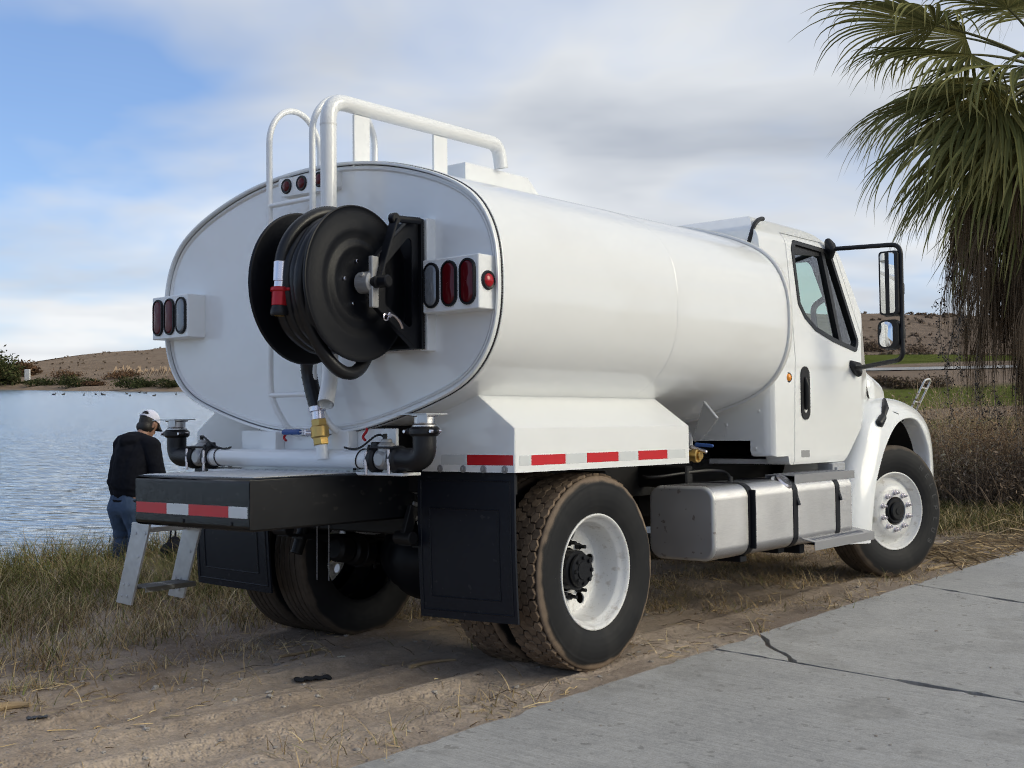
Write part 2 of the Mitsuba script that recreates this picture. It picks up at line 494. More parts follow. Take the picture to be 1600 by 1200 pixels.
def head(off, x, bulge=0.0, n=120):
    rings = [1.0, 0.97, 0.9, 0.8, 0.65, 0.5, 0.3, 0.12, 0.0]
    s = tank_section(off, n)
    s = np.vstack([s, s[:1]])
    P = []
    for r in rings:
        q = (s - [0, 1.944]) * [r, r] + [0, 1.944]
        wob = (meshkit.fbm(np.column_stack([q * 1.3, q[:, :1] * 0 + 3]), 3, 8) - 0.5) * 0.008 * (1 - r ** 4)
        P.append(np.column_stack([x + bulge * (1 - r * r) + wob, q]))
    g = grid_mesh(np.array(P))
    g.merge_vertices()
    return g


add(f'{tk}__end_plate', head(-0.016, -0.912, -0.012), 'white_paint', smooth=40)
# rolled rim round the rear: an outer lip, a dark groove of sealant, an inner bead
add(f'{tk}__rim', section_loft([(-0.905, 0.002), (-0.93, 0.004), (-0.938, 0.001), (-0.940, -0.005), (-0.937, -0.011), (-0.915, -0.012)], 160), 'white_paint', smooth=50)
add(f'{tk}__rim_bead', section_loft([(-0.905, -0.030), (-0.921, -0.028), (-0.926, -0.034), (-0.921, -0.041), (-0.905, -0.043)], 160), 'white_paint', smooth=50)
add(f'{tk}__rim_band', section_loft([(-0.905, 0.001), (-0.905, 0.007), (-0.893, 0.009), (-0.880, 0.007), (-0.880, 0.001)], 160), 'white_paint', smooth=50)
add(f'{tk}__rim_groove', section_loft([(-0.9165, 0.0035), (-0.9165, 0.0062), (-0.9095, 0.0062), (-0.9095, 0.0035)], 160), 'black_rubber', smooth=50)
add(f'{tk}__front_rim', section_loft([(1.90, 0.001), (1.90, 0.016), (1.912, 0.020), (1.94, 0.014), (1.945, -0.004)], 160), 'white_enamel', smooth=50)
# hatch box on the top with sloping ends
hx0, hx1, hy = -0.044, 0.76, 0.32
hb = Manifold.hull_points(np.array([[hx0, s * hy, 2.57] for s in (1, -1)] + [[hx1, s * hy, 2.57] for s in (1, -1)] + [[hx0, s * hy, 2.782] for s in (1, -1)] + [[0.52, s * hy, 2.776] for s in (1, -1)]))
add(f'{tk}__hatch_box', hb, 'white_paint', smooth=False)
add(f'{tk}__hatch_lid', rbox(0.05, 0.45, -0.22, 0.22, 2.778, 2.796, 0.006), 'white_enamel')
# underside: sump plates and the grey gusset of the front valve
for s in (1, -1):
    add(f'{tk}__cradle', prism([(-0.9, 1.03), (1.95, 1.03), (1.95, 1.275), (-0.9, 1.275)], 'y', s * 0.44, s * 0.47), 'chassis_black', smooth=False)
add(f'{tk}__cross_plate', rbox(-0.905, -0.885, -0.62, 0.62, 1.04, 1.262, 0.003), 'white_paint', smooth=False)
for y0, y1 in ((-0.34, -0.21), (0.24, 0.36)):
    add(f'{tk}__stiffener', rbox(-0.97, -0.905, y0, y1, 1.07, 1.255, 0.004), 'white_paint', smooth=False)
add(f'{tk}__drip_tray', rbox(-1.02, -0.89, -0.78, 0.78, 1.032, 1.047, 0.004), 'white_paint', smooth=False)

# ---- wheel covers with reflective tape
for s, yo, xr in ((-1, 1.22, -0.70), (1, 1.33, -0.70)):
    fk = part(W, 'wheel_cover')
    yi = 0.948 if s < 0 else 1.02
    prof = [(s * yi, 1.448), (s * yo, 1.257), (s * yo, 1.043), (s * (yo - 0.012), 1.043), (s * (yo - 0.012), 1.25), (s * (yi - 0.005), 1.436)]
    add(f'{fk}__panel', prism(prof, 'x', xr, 0.855), 'white_paint', smooth=False)
    wall = [(s * (yo - 0.002), 1.256), (s * (yo - 0.002), 1.043), (s * 0.60, 1.043), (s * 0.60, 1.33), (s * (yi - 0.002), 1.4475)] if True else None
    add(f'{fk}__rear_wall', prism(wall, 'x', xr - 0.004, xr + 0.010), 'white_paint', smooth=False)
    add(f'{fk}__front_wall', prism(wall, 'x', 0.848, 0.858), 'white_paint', smooth=False)
    add(f'{fk}__flange', rbox(xr + 0.01, 0.845, s * (yo - 0.05), s * (yo - 0.012), 1.043, 1.049, 0.002), 'white_enamel', smooth=False)
    if s < 0:
        for a, b, c in ((-0.673, -0.585, 'w'), (-0.581, -0.310, 'r'), (-0.306, -0.134, 'w'), (-0.130, 0.150, 'r'), (0.154, 0.333, 'w'), (0.337, 0.625, 'r'), (0.629, 0.815, 'w')):
            add(f'{fk}__reflective_tape', rbox(a, b, -yo - 0.0016, -yo + 0.002, 1.075, 1.125, 0.0006), 'tape_red' if c == 'r' else 'tape_white', smooth=False)
        add(f'{fk}__reflective_tape', rbox(xr - 0.0056, xr, -1.208, -0.912, 1.078, 1.128, 0.0006), 'tape_red', smooth=False)
        add(f'{fk}__reflective_tape', rbox(xr - 0.0056, xr, -0.908, -0.735, 1.078, 1.128, 0.0006), 'tape_white', smooth=False)
    for y in (0.73, 0.887, 1.02, 1.157):
        y2 = y + (yo - 1.22)
        b = [cyl((xr - 0.004, s * y2, 1.058), (xr - 0.011, s * y2, 1.058), 0.019, 18, 0.002), cyl((xr - 0.011, s * y2, 1.058), (xr - 0.021, s * y2, 1.058), 0.011, 6, 0.002)]
        add(f'{fk}__bolt', b, 'grey_steel')
    # mud flap hanging from it, a little crooked
    y0, y1 = (-1.188, -0.537) if s < 0 else (0.70, 1.40)
    mk = part(W, 'mud_flap')
    g = np.zeros((26, 20, 3))
    zz, yy = np.linspace(1.045, 0.312, 26), np.linspace(y0, y1, 20)
    for i, z in enumerate(zz):
        for j, y in enumerate(yy):
            u = (1.045 - z) / 0.733
            g[i, j] = [-0.672 + 0.035 * u * u + 0.010 * math.sin(3.0 * y + 1.0) * u, y + (0.012 * u if s < 0 else 0), z - (0.012 if s < 0 else -0.01) * u * (y - y0) * 2]
    sh = grid_mesh(g)
    back = grid_mesh(g + [0.012, 0, 0])
    edge = [grid_mesh(np.stack([e, e + [0.012, 0, 0]], 0)) for e in (g[0], g[-1], g[:, 0], g[:, -1])]
    add(f'{mk}__sheet', [sh, back] + edge, 'flap_rubber', smooth=25)

    def on_flap(y, z):
        u = (1.045 - z) / 0.733
        return [-0.674 + 0.035 * u * u + 0.010 * math.sin(3.0 * y + 1.0) * u, y + (0.012 * u if s < 0 else 0), z - (0.012 if s < 0 else -0.01) * u * (y - y0) * 2]
    a0, a1 = y0 + 0.10, y1 - 0.09
    fr = [(a0, 0.86), (a1, 0.86), (a1, 0.42), (a0, 0.42), (a0, 0.86)]
    ridge = []
    for (ya, za), (yb, zb) in zip(fr[:-1], fr[1:]):
        ridge.append(tube([on_flap(ya + (yb - ya) * t, za + (zb - za) * t) for t in np.linspace(0, 1, 12)], 0.0035, 6))
    o0, o1 = y0 + 0.025, y1 - 0.025
    fr = [(o0, 1.0), (o1, 1.0), (o1, 0.352), (o0, 0.352), (o0, 1.0)]
    for (ya, za), (yb, zb) in zip(fr[:-1], fr[1:]):
        ridge.append(tube([on_flap(ya + (yb - ya) * t, za + (zb - za) * t) for t in np.linspace(0, 1, 12)], 0.0040, 6))
    add(f'{mk}__ridge', ridge, 'flap_rubber')

# ---- tail light boxes
for s in (-1, 1):
    bk = part(W, 'tail_light_box')
    add(f'{bk}__housing', rbox(-1.037, -0.915, s * 0.944, s * 1.298, 1.803, 2.053, 0.004), 'white_paint', smooth=False)
    for y, c in ((1.003, 'clear_lens'), (1.118, 'red_lens'), (1.233, 'red_lens')):
        lamp = f'{bk}__lens' if c == 'red_lens' else f'{bk}__reversing_lens'
        yc = s * y
        zc = 1.930
        gas = cs(stadium(yc, zc, 0.098, 0.215)) - cs(stadium(yc, zc, 0.078, 0.195))
        gm = ext(gas, 'x', -1.047, -1.030) + ext(cs(stadium(yc, zc, 0.092, 0.209)) - cs(stadium(yc, zc, 0.080, 0.197)), 'x', -1.051, -1.046)
        add(f'{bk}__gasket', gm, 'black_rubber')
        # domed lens
        st = stadium(0, 0, 0.079, 0.196, 16)
        P = []
        for r in (1.0, 0.93, 0.82, 0.65, 0.45, 0.2, 0.02):
            q = np.vstack([st, st[:1]]) * r if r < 0.5 else np.vstack([st, st[:1]]) * [r, 1 - (1 - r) * 0.4]
            P.append(np.column_stack([-1.043 - 0.012 * math.sqrt(max(0, 1 - r * r)) + q[:, :1] * 0, q + [yc, zc]]))
        add(numbered(lamp), grid_mesh(np.array(P)), c, smooth=True)
    yo = s * 1.298
    add(f'{bk}__gasket', revolve([(0.030, -0.002), (0.045, -0.002), (0.045, 0.006), (0.040, 0.011), (0.031, 0.008)], 'y', 28), 'black_rubber', m=Tm(-0.975, yo, 1.935) @ (np.eye(4) if s > 0 else Rm(180, [1, 0, 0])))
    dome = revolve([(0.032 * math.cos(t), 0.004 + 0.016 * math.sin(t)) for t in np.linspace(0, math.pi / 2, 7)], 'y', 28)
    add(f'{bk}__side_marker', dome, 'red_bright', smooth=True, m=Tm(-0.975, yo, 1.935) @ (np.eye(4) if s > 0 else Rm(180, [1, 0, 0])))

# ---- three marker lamps over the rear
lk = part(W, 'marker_lamp_bar')
bar = ext(cs([(-0.245, 2.506), (0.21, 2.520), (0.21, 2.618), (-0.245, 2.604)], 0.02), 'x', -0.965, -0.905)
add(f'{lk}__bar', bar, 'white_paint', smooth=30)
for y in (0.140, 0.016, -0.126):
    z = 2.566 - 0.03 * (0.145 - y) * 0.0 + 0.004
    add(f'{lk}__gasket', revolve([(0.026, -0.002), (0.041, -0.002), (0.041, 0.005), (0.037, 0.010), (0.027, 0.007)], 'x', 26), 'black_rubber', m=Tm(-0.965, y, z) @ Rm(180, [0, 0, 1]))
    add(f'{lk}__lens', revolve([(0.029 * math.cos(t), 0.003 + 0.013 * math.sin(t)) for t in np.linspace(0, math.pi / 2, 7)], 'x', 26), 'red_lens', smooth=True, m=Tm(-0.965, y, z) @ Rm(180, [0, 0, 1]))

# ---- ladder on the rear of the tank, with the rails hooped over the top
gk = part(W, 'ladder')
for y, top in ((0.180, 3.0), (-0.170, 3.015)):
    far = -0.36
    rail = [(-0.925, y - 0.09, 1.235), (-1.0, y - 0.075, 1.27), (-1.05, y, 1.43), (-1.05, y, 2.62), (-1.05, y, 2.75)]
    lower = fillet(rail[:4], 0.09, 8)
    arch = [(-1.05 + (0.176 if y > 0 else 0.22) * (1 - math.cos(t)), y, 2.79 + (top - 2.79) * math.sin(t)) for t in np.linspace(0.0, math.pi, 24)]
    path = np.vstack([lower[:-1], arch, [[arch[-1][0], y, 2.60]]])
    add(f'{gk}__rail', tube(path, 0.0168, 14), 'white_paint', smooth=40)
for z in (1.445, 1.765, 2.105, 2.455):
    add(f'{gk}__rung', tube([(-1.05, 0.18, z), (-1.05, -0.17, z)], 0.0135, 12), 'white_paint', smooth=40)

# ---- fill pipe: up the rear, over the top to the hatch
pk = part(W, 'fill_pipe')
pp = fillet([(-1.175, -0.405, 1.385), (-1.085, -0.340, 1.53), (-1.085, -0.335, 1.9), (-1.085, -0.335, 2.93), (0.225, -0.335, 2.93), (0.255, -0.335, 2.79)], 0.115, 10)
pipe = tube(pp, 0.041, 24, caps=False)
inner = tube(pp[:8], 0.036, 24, caps=False)
inner.invert()
add(f'{pk}__pipe', [pipe, inner], 'white_paint', smooth=40)
rim_ring = []
for x in ((-1.085, 2.80), (-1.085, 1.62)):
    rim_ring.append(tube([(x[0], -0.335, x[1] - 0.004), (x[0], -0.335, x[1] + 0.004)], 0.0432, 24))
add(f'{pk}__weld', rim_ring, 'white_enamel', smooth=40)
for x in (-0.86, -0.27):
    add(f'{pk}__bracket', rbox(x - 0.055, x + 0.055, -0.342, -0.326, 2.55, 2.885, 0.002), 'white_paint', smooth=False)

# ---- hose reel: the drum stands a few degrees off square
REEL = Tm(0, -0.052, 0) @ Rm(6.5, [0, 0, 1], [-1.318, -0.75, 1.93])
rk = part(W, 'hose_reel')
RC = np.array([-1.318, 0, 1.932])


def flange(y, s):
    """pressed disc: s is the side its dish faces"""
    prof = [(0.036, 0.000), (0.11, 0.000), (0.15, 0.004), (0.166, 0.012), (0.182, 0.012), (0.20, 0.004), (0.215, -0.002), (0.24, 0.006), (0.262, 0.008), (0.285, 0.002), (0.33, 0.000), (0.350, 0.002),
            (0.357, 0.008), (0.362, 0.006), (0.363, 0.0), (0.360, -0.008), (0.352, -0.010), (0.33, -0.006), (0.2, -0.006), (0.036, -0.006)]
    t = revolve([(r, s * h) for r, h in prof], 'y', 96)
    t.apply_translation([RC[0], y, RC[2]])
    return t


CUR['m'] = TRUCK @ REEL
add(f'{rk}__flange', flange(-0.752, -1), 'black_paint', smooth=40)
add(f'{rk}__flange', flange(-0.415, 1), 'black_paint', smooth=40)
add(f'{rk}__drum', cyl((RC[0], -0.745, RC[2]), (RC[0], -0.42, RC[2]), 0.15, 40), 'black_paint')
# hose wound in layers
coil = []
hr = 0.030
for layer, (R, n0, y0, y1) in enumerate(((0.182, 5, -0.712, -0.455), (0.236, 4, -0.688, -0.48), (0.288, 4, -0.705, -0.50))):
    tt = np.linspace(0, 2 * np.pi * n0, 60 * n0)
    u = tt / (2 * np.pi * n0)
    yy = y0 + (y1 - y0) * u
    rr = R + 0.006 * np.sin(tt * 3 + layer) + 0.004 * np.sin(tt * 7)
    coil.append(tube(np.stack([RC[0] + rr * np.cos(tt), yy, RC[2] + rr * np.sin(tt)], 1), hr, 12))
add(f'{rk}__hose_coil', coil, 'hose_rubber', smooth=40)
# the outermost turn lies slack and hangs under the reel
t = np.linspace(0, 2 * np.pi, 90)
slack = np.maximum(0, np.cos(t + np.pi / 2 + 0.10)) ** 8
rr = 0.298 + 0.118 * slack
add(f'{rk}__slack_turn', tube(np.stack([RC[0] + rr * np.cos(t), -0.670 - 0.045 * slack + 0.01 * np.sin(2 * t), RC[2] + rr * np.sin(t)], 1), 0.031, 12), 'hose_rubber', smooth=40)
# free end over the front of the coil, with coupling and red nozzle
end = spline([(-1.26, -0.60, 2.266), (-1.40, -0.60, 2.262), (-1.52, -0.575, 2.19), (-1.595, -0.555, 2.08), (-1.612, -0.548, 2.0)], 26)
add(f'{rk}__hose_end', tube(end, 0.033, 16), 'hose_rubber', smooth=40)
e0, e1 = np.array([-1.611, -0.548, 2.01]), np.array([-1.622, -0.545, 1.745])
ax = (e1 - e0) / np.linalg.norm(e1 - e0)
nz = lambda a, b, r, bev=0.002: cyl(e0 + ax * a, e0 + ax * b, r, 28, bev)
add(f'{rk}__coupling', [nz(-0.01, 0.078, 0.036), nz(0.078, 0.108, 0.032), nz(0.072, 0.080, 0.037)], 'chrome', smooth=40)
add(f'{rk}__nozzle', [nz(0.106, 0.128, 0.044, 0.005), nz(0.124, 0.19, 0.037)], 'red_fitting', smooth=40)
add(f'{rk}__nozzle_lug', [hull([(*(e0 + ax * 0.117 + np.array([0.0, sy, 0])), 0.009), (*(e0 + ax * 0.117 + np.array([0.0, sy * 1.25, 0])), 0.007)], 8) for sy in (0.044, -0.044)], 'red_fitting')
add(f'{rk}__nozzle_tip', revolve([(0.0, 0.0), (0.024, 0.002), (0.036, 0.0), (0.041, 0.006), (0.041, 0.022), (0.036, 0.042), (0.03, 0.05)], 'z', 28), 'black_rubber', smooth=40, m=Tm(*(e0 + ax * 0.235)))
add(f'{rk}__nozzle_bore', cyl(e0 + ax * 0.2352, e0 + ax * 0.2362, 0.0235, 20), 'brass')
# bearing, shaft, crank arm
yb = -0.80
blk = rbox(RC[0] - 0.055, RC[0] + 0.03, yb - 0.03, yb + 0.02, RC[2] - 0.022, RC[2] + 0.022, 0.006)
add(f'{rk}__bearing', [cyl((RC[0] - 0.01, yb + 0.03, RC[2]), (RC[0] - 0.01, yb - 0.055, RC[2]), 0.050, 28, 0.008), rbox(RC[0] - 0.034, RC[0] + 0.012, yb - 0.065, yb - 0.04, RC[2] - 0.118, RC[2] + 0.118, 0.004), cyl((RC[0] - 0.028, yb - 0.02, RC[2] + 0.02), (RC[0] - 0.06, yb - 0.02, RC[2] + 0.035), 0.012, 10, 0.002)], 'cast_grey')
add(f'{rk}__shaft', [cyl((RC[0], yb + 0.06, RC[2]), (RC[0], yb - 0.11, RC[2]), 0.024, 20, 0.003), cyl((RC[0], yb - 0.075, RC[2]), (RC[0], yb - 0.135, RC[2]), 0.029, 24, 0.006)], 'black_paint')
for a in range(4):
    th = math.radians(100 + a * 72)
    add(f'{rk}__bolt', [cyl((RC[0] + 0.105 * math.cos(th), -0.752, RC[2] + 0.105 * math.sin(th)), (RC[0] + 0.105 * math.cos(th), -0.764, RC[2] + 0.105 * math.sin(th)), 0.009, 6, 0.002)], 'chrome', smooth=False)
CUR['m'] = TRUCK
# side plate with a triangular opening on each side, base plate, backing channel
for y0, y1 in ((-0.885, -0.877), (-0.345, -0.337)):
    plate = cs([(-1.318, 2.035), (-1.318, 1.835), (-1.055, 1.640), (-0.985, 1.640), (-0.985, 2.262), (-1.06, 2.262), (-1.27, 2.08)], 0.012)
    hole = cs([(-1.225, 2.02), (-1.225, 1.835), (-1.05, 1.725), (-1.05, 2.19)], 0.02)
    add(f'{rk}__side_plate', ext(plate - hole, 'y', y0, y1), 'black_paint', smooth=False)
    sg = -1 if y0 < -0.6 else 1
    lip = [beam((-1.318, (y0 + y1) / 2 + sg * 0.012, 1.83), (-1.05, (y0 + y1) / 2 + sg * 0.012, 1.640), 0.032, 0.006), beam((-1.30, (y0 + y1) / 2 + sg * 0.012, 2.05), (-1.06, (y0 + y1) / 2 + sg * 0.012, 2.262), 0.032, 0.006), rbox(-1.005, -0.985, y0 - 0.02, y1 + 0.02, 1.64, 2.262, 0.002)]
    add(f'{rk}__flange_lip', lip, 'black_paint', smooth=False)
add(f'{rk}__base_plate', rbox(-0.986, -0.975, -0.895, -0.33, 1.64, 2.262, 0.002), 'black_paint', smooth=False)
add(f'{rk}__lower_plate', [prism([(-1.05, 1.655), (-0.985, 1.655), (-0.985, 1.640), (-1.05, 1.640)], 'y', -0.88, -0.34)], 'black_paint', smooth=False)
for y in (-0.885, -0.34):
    add(f'{rk}__backing_channel', rbox(-0.974, -0.905, y - 0.028, y + 0.028, 1.632, 2.270, 0.003), 'white_paint', smooth=False)
# crank arm from the shaft to the top bar
arm = [beam((-1.318, -0.925, 1.93), (-1.20, -0.925, 2.235), 0.014, 0.05, (0, 1, 0)), cyl((-1.318, -0.905, 1.93), (-1.318, -0.94, 1.93), 0.028, 24, 0.004), cyl((-1.20, -0.905, 2.235), (-1.20, -0.94, 2.235), 0.027, 20, 0.004)]
add(f'{rk}__crank_arm', arm, 'black_paint')
add(f'{rk}__crank_handle', [tube([(-1.20, -0.922, 2.235), (-1.03, -0.915, 2.247)], 0.017, 16)], 'black_paint')
add(f'{rk}__lock_pin', [cyl((-1.235, -0.89, 1.785), (-1.235, -0.93, 1.785), 0.013, 14, 0.003), tube(spline([(-1.235, -0.925, 1.79), (-1.20, -0.93, 1.775), (-1.165, -0.935, 1.725)], 8), 0.006, 8), revolve([(0.013, -0.003), (0.019, 0), (0.013, 0.003), (0.010, 0), (0.013, -0.003)], 'y', 18).apply_translation([-1.248, -0.912, 1.775])], 'chrome')

# ---- feed hose, brass valve, blue handle
vk = part(W, 'drain_valve')
fh = spline([(-1.10, -0.20, 1.78), (-1.075, -0.155, 1.66), (-1.055, -0.140, 1.55), (-1.05, -0.165, 1.45), (-1.05, -0.195, 1.372)], 26)
add(f'{vk}__feed_hose', tube(fh, 0.040, 16), 'hose_rubber', smooth=40)
rings = [tube([(p - d * 0.0035), (p + d * 0.0035)], 0.0413, 16) for p, d in ((fh[i], (fh[i + 1] - fh[i]) / np.linalg.norm(fh[i + 1] - fh[i])) for i in range(3, 25, 2))]
add(f'{vk}__hose_rib', rings, 'hose_rubber', smooth=40)
vd = np.array([0, -0.16, -1.0])
vd /= np.linalg.norm(vd)
v0 = np.array([-1.05, -0.195, 1.375])
vc = lambda a, b, r, n=24, bev=0.002: cyl(v0 + vd * a, v0 + vd * b, r, n, bev)
add(f'{vk}__clamp', [vc(-0.005, 0.022, 0.043), rbox(-1.075, -1.05, -0.262, -0.238, 1.366, 1.395, 0.004)], 'chrome', smooth=40)
add(f'{vk}__nipple', vc(0.02, 0.075, 0.033), 'chrome', smooth=40)
add(f'{vk}__valve_body', [vc(0.062, 0.10, 0.042, 6, 0.004), vc(0.095, 0.16, 0.047, 24, 0.008), vc(0.155, 0.195, 0.042, 6, 0.004)], 'brass', smooth=35)
add(f'{vk}__pipe', vc(0.19, 0.27, 0.030), 'white_paint', smooth=40)
add(f'{vk}__stem', [cyl((-1.05, -0.215, 1.245), (-1.10, -0.165, 1.245), 0.017, 14, 0.003), cyl((-1.10, -0.165, 1.235), (-1.10, -0.165, 1.262), 0.014, 6, 0.002), beam((-1.10, -0.17, 1.25), (-1.10, -0.10, 1.25), 0.022, 0.005)], 'chrome')
add(f'{vk}__handle', hull([(-1.10, -0.115, 1.250, 0.0145), (-1.10, 0.005, 1.250, 0.0145)], 12), 'blue_grip')

# ---- spray bar: pipe across the rear, valves, elbows and spray heads
sk = part(W, 'spray_bar')
PX, PZ = -0.985, 1.112
add(f'{sk}__pipe', cyl((PX, 0.765, PZ), (PX, -0.535, PZ), 0.047, 30), 'white_paint', smooth=40)
for s, yp in ((-1, -0.52), (1, 0.755)):
    Y = lambda d: yp + s * d
    hd = part(W, 'spray_head') if False else sk
    add(f'{sk}__pipe_collar', [cyl((PX, Y(-0.003), PZ), (PX, Y(0.016), PZ), 0.049, 28, 0.002)], 'galvanised')
    cl = [cyl((PX, Y(0.018), PZ), (PX, Y(0.068), PZ), 0.067, 30, 0.012), rbox(PX - 0.022, PX + 0.022, Y(0.02), Y(0.066), PZ + 0.055, PZ + 0.085, 0.006), rbox(PX - 0.022, PX + 0.022, Y(0.02), Y(0.066), PZ - 0.08, PZ - 0.055, 0.006)]
    add(f'{sk}__clamp', cl, 'black_rubber', smooth=35)
    add(f'{sk}__clamp_bolt', [cyl((PX - 0.058, Y(0.03), PZ - 0.075), (PX - 0.058, Y(0.03), PZ + 0.04), 0.008, 8, 0.001), cyl((PX - 0.058, Y(0.03), PZ - 0.03), (PX - 0.058, Y(0.03), PZ + 0.0), 0.013, 6, 0.001)], 'chrome')
    add(f'{sk}__valve', [cyl((PX, Y(0.066), PZ), (PX, Y(0.165), PZ), 0.052, 26, 0.01), cyl((PX, Y(0.115), PZ), (PX, Y(0.115), PZ + 0.082), 0.044, 22, 0.012), cyl((PX, Y(0.115), PZ + 0.078), (PX, Y(0.115), PZ + 0.10), 0.028, 16, 0.006), cyl((PX, Y(0.115), PZ), (PX - 0.058, Y(0.115), PZ), 0.040, 22, 0.01)], 'cast_grey', smooth=35)
    add(f'{sk}__tie_rod', [cyl((PX - 0.045, Y(0.03), PZ + 0.058), (PX - 0.045, Y(0.215), PZ + 0.058), 0.0055, 8), cyl((PX - 0.045, Y(0.03), PZ + 0.045), (PX - 0.045, Y(0.04), PZ + 0.07), 0.008, 8)], 'black_rubber')
    add(f'{sk}__clamp_bolt', [cyl((PX - 0.058, Y(0.19), PZ - 0.07), (PX - 0.058, Y(0.19), PZ + 0.05), 0.008, 8, 0.001), cyl((PX - 0.058, Y(0.19), PZ - 0.025), (PX - 0.058, Y(0.19), PZ + 0.005), 0.013, 6, 0.001)], 'chrome')
    add(f'{sk}__clamp', cyl((PX, Y(0.165), PZ), (PX, Y(0.222), PZ), 0.067, 30, 0.012), 'black_rubber', smooth=35)
    el = fillet([(PX, Y(0.215), PZ), (PX, Y(0.375), PZ), (PX, Y(0.375), PZ + 0.135)], 0.11, 12)
    rad = np.full(len(el), 0.056)
    add(f'{sk}__elbow', tube(el, 0.056, 24), 'black_rubber', smooth=40)
    ye = Y(0.375)
    add(f'{sk}__upper_clamp', [cyl((PX, ye, PZ + 0.112), (PX, ye, PZ + 0.158), 0.074, 30, 0.012), hull([(PX - 0.02, ye + 0.08, PZ + 0.135, 0.018), (PX - 0.02, ye + 0.10, PZ + 0.135, 0.012)], 10), hull([(PX - 0.02, ye - 0.08, PZ + 0.135, 0.018), (PX - 0.02, ye - 0.10, PZ + 0.135, 0.012)], 10)], 'black_rubber', smooth=35)
    add(f'{sk}__clamp_bolt', [cyl((PX - 0.05, ye - 0.085, PZ + 0.135), (PX + 0.02, ye - 0.085, PZ + 0.135), 0.009, 8, 0.001), cyl((PX - 0.05, ye + 0.09, PZ + 0.135), (PX + 0.02, ye + 0.09, PZ + 0.135), 0.009, 8, 0.001)], 'chrome')
    add(f'{sk}__spray_head', [revolve([(0.05, 0.0), (0.058, 0.004), (0.058, 0.02), (0.052, 0.026), (0.050, 0.028), (0.050, 0.058), (0.062, 0.06), (0.066, 0.064), (0.066, 0.07), (0.0, 0.07)], 'z', 30).apply_translation([PX, ye, PZ + 0.145])], 'steel', smooth=30)
    add(f'{sk}__spray_plate', [prism([(PX - 0.075, ye - 0.085), (PX + 0.07, ye - 0.085), (PX + 0.07, ye + 0.085 + 0.11 * (s < 0)), (PX - 0.075, ye + 0.085 + 0.05)], 'z', PZ + 0.214, PZ + 0.219), rbox(PX - 0.07, PX - 0.066, ye - 0.085, ye - 0.02, PZ + 0.175, PZ + 0.214, 0.001)], 'galvanised', smooth=False)
    wire = spline([(PX - 0.01, Y(0.115), PZ + 0.10), (PX - 0.02, Y(0.10), PZ + 0.118), (PX - 0.03, Y(0.03), PZ + 0.095), (PX - 0.02, Y(-0.06), PZ + 0.055), (PX - 0.02, Y(-0.17), PZ + 0.058)], 20)
    add(f'{sk}__control_wire', [tube(wire, 0.0055, 8), cyl((PX - 0.01, Y(0.115), PZ + 0.095), (PX - 0.01, Y(0.115), PZ + 0.125), 0.011, 10, 0.002)], 'black_rubber')
    tie = [(PX + 0.0495 * math.cos(a), Y(-0.055 + 0.012 * math.sin(a)), PZ + 0.0495 * math.sin(a)) for a in np.linspace(0, 2 * np.pi, 28)]
    add(f'{sk}__cable_tie', tube(tie, 0.0035, 6), 'black_rubber')
for y in (0.17, -0.45):
    hook = spline([(-0.945, y, 1.262), (-0.955, y - 0.01, 1.25), (-0.955, y + 0.014, 1.225), (-0.958, y - 0.004, 1.205)], 12)
    add(f'{sk}__red_hook', tube(hook, 0.007, 8), 'red_fitting')

# ---- black platform behind, with tread plate deck and tape
bk = part(W, 'rear_platform')
PX0, PX1, PW = -1.681, -0.62, 0.460
sec = cs([(PX0, 0.796), (PX1, 0.80), (PX1, 1.043), (PX0, 1.043)])
body = ext(cs([(-PW, 0.796), (PW, 0.796), (PW, 1.043), (-PW, 1.043)], 0.012), 'x', PX0, PX1) ^ ext(cs([(PX0, 0.796), (PX1, 0.796), (PX1, 1.043), (PX0, 1.043)], 0.028), 'y', -PW, PW)
core = Manifold.cube([PX1 - PX0 - 0.03, 2 * PW - 0.024, 0.26]).translate([PX0 + 0.02, -PW + 0.012, 0.78])
add(f'{bk}__box', body, 'gloss_black', smooth=35)
add(f'{bk}__deck', rbox(PX0 + 0.035, PX1, -PW + 0.012, PW - 0.012, 1.0425, 1.0465, 0.001), 'galvanised', smooth=False)
loz = []
for i in range(25):
    for j in range(22):
        x, y = PX0 + 0.06 + i * 0.04, -PW + 0.03 + j * 0.041
        a = 45 if (i + j) % 2 else -45
        l = as_tm(Manifold.hull_points(np.array([[-0.013, 0, 0], [0.013, 0, 0], [0, -0.005, 0], [0, 0.005, 0], [-0.007, 0, 0.002], [0.007, 0, 0.002]])))
        l.apply_transform(Tm(x, y, 1.0463) @ Rm(a, [0, 0, 1]))
        loz.append(l)
k = add(f'{bk}__tread_pattern', loz, 'galvanised', smooth=False)
tag(k, kind='stuff')
for a, b, c in ((0.452, 0.190, 'r'), (0.188, 0.008, 'w'), (0.006, -0.305, 'r'), (-0.307, -0.448, 'w')):
    zt = 0.885
    add(f'{bk}__reflective_tape', rbox(PX0 - 0.0016, PX0 + 0.002, b, a, 0.858, 0.911, 0.0006), 'tape_red' if c == 'r' else 'tape_white', smooth=False)
for y in (0.05, -0.33):
    add(f'{bk}__bolt', cyl((PX0, y, 0.83), (PX0 - 0.007, y, 0.83), 0.009, 10, 0.002), 'black_plastic')
add(f'{bk}__hitch_eye', [tube([(-0.90 + 0.02 * math.cos(a), -0.33, 1.05 + 0.03 * math.sin(a)) for a in np.linspace(0, math.pi, 10)], 0.008, 8)], 'black_paint')

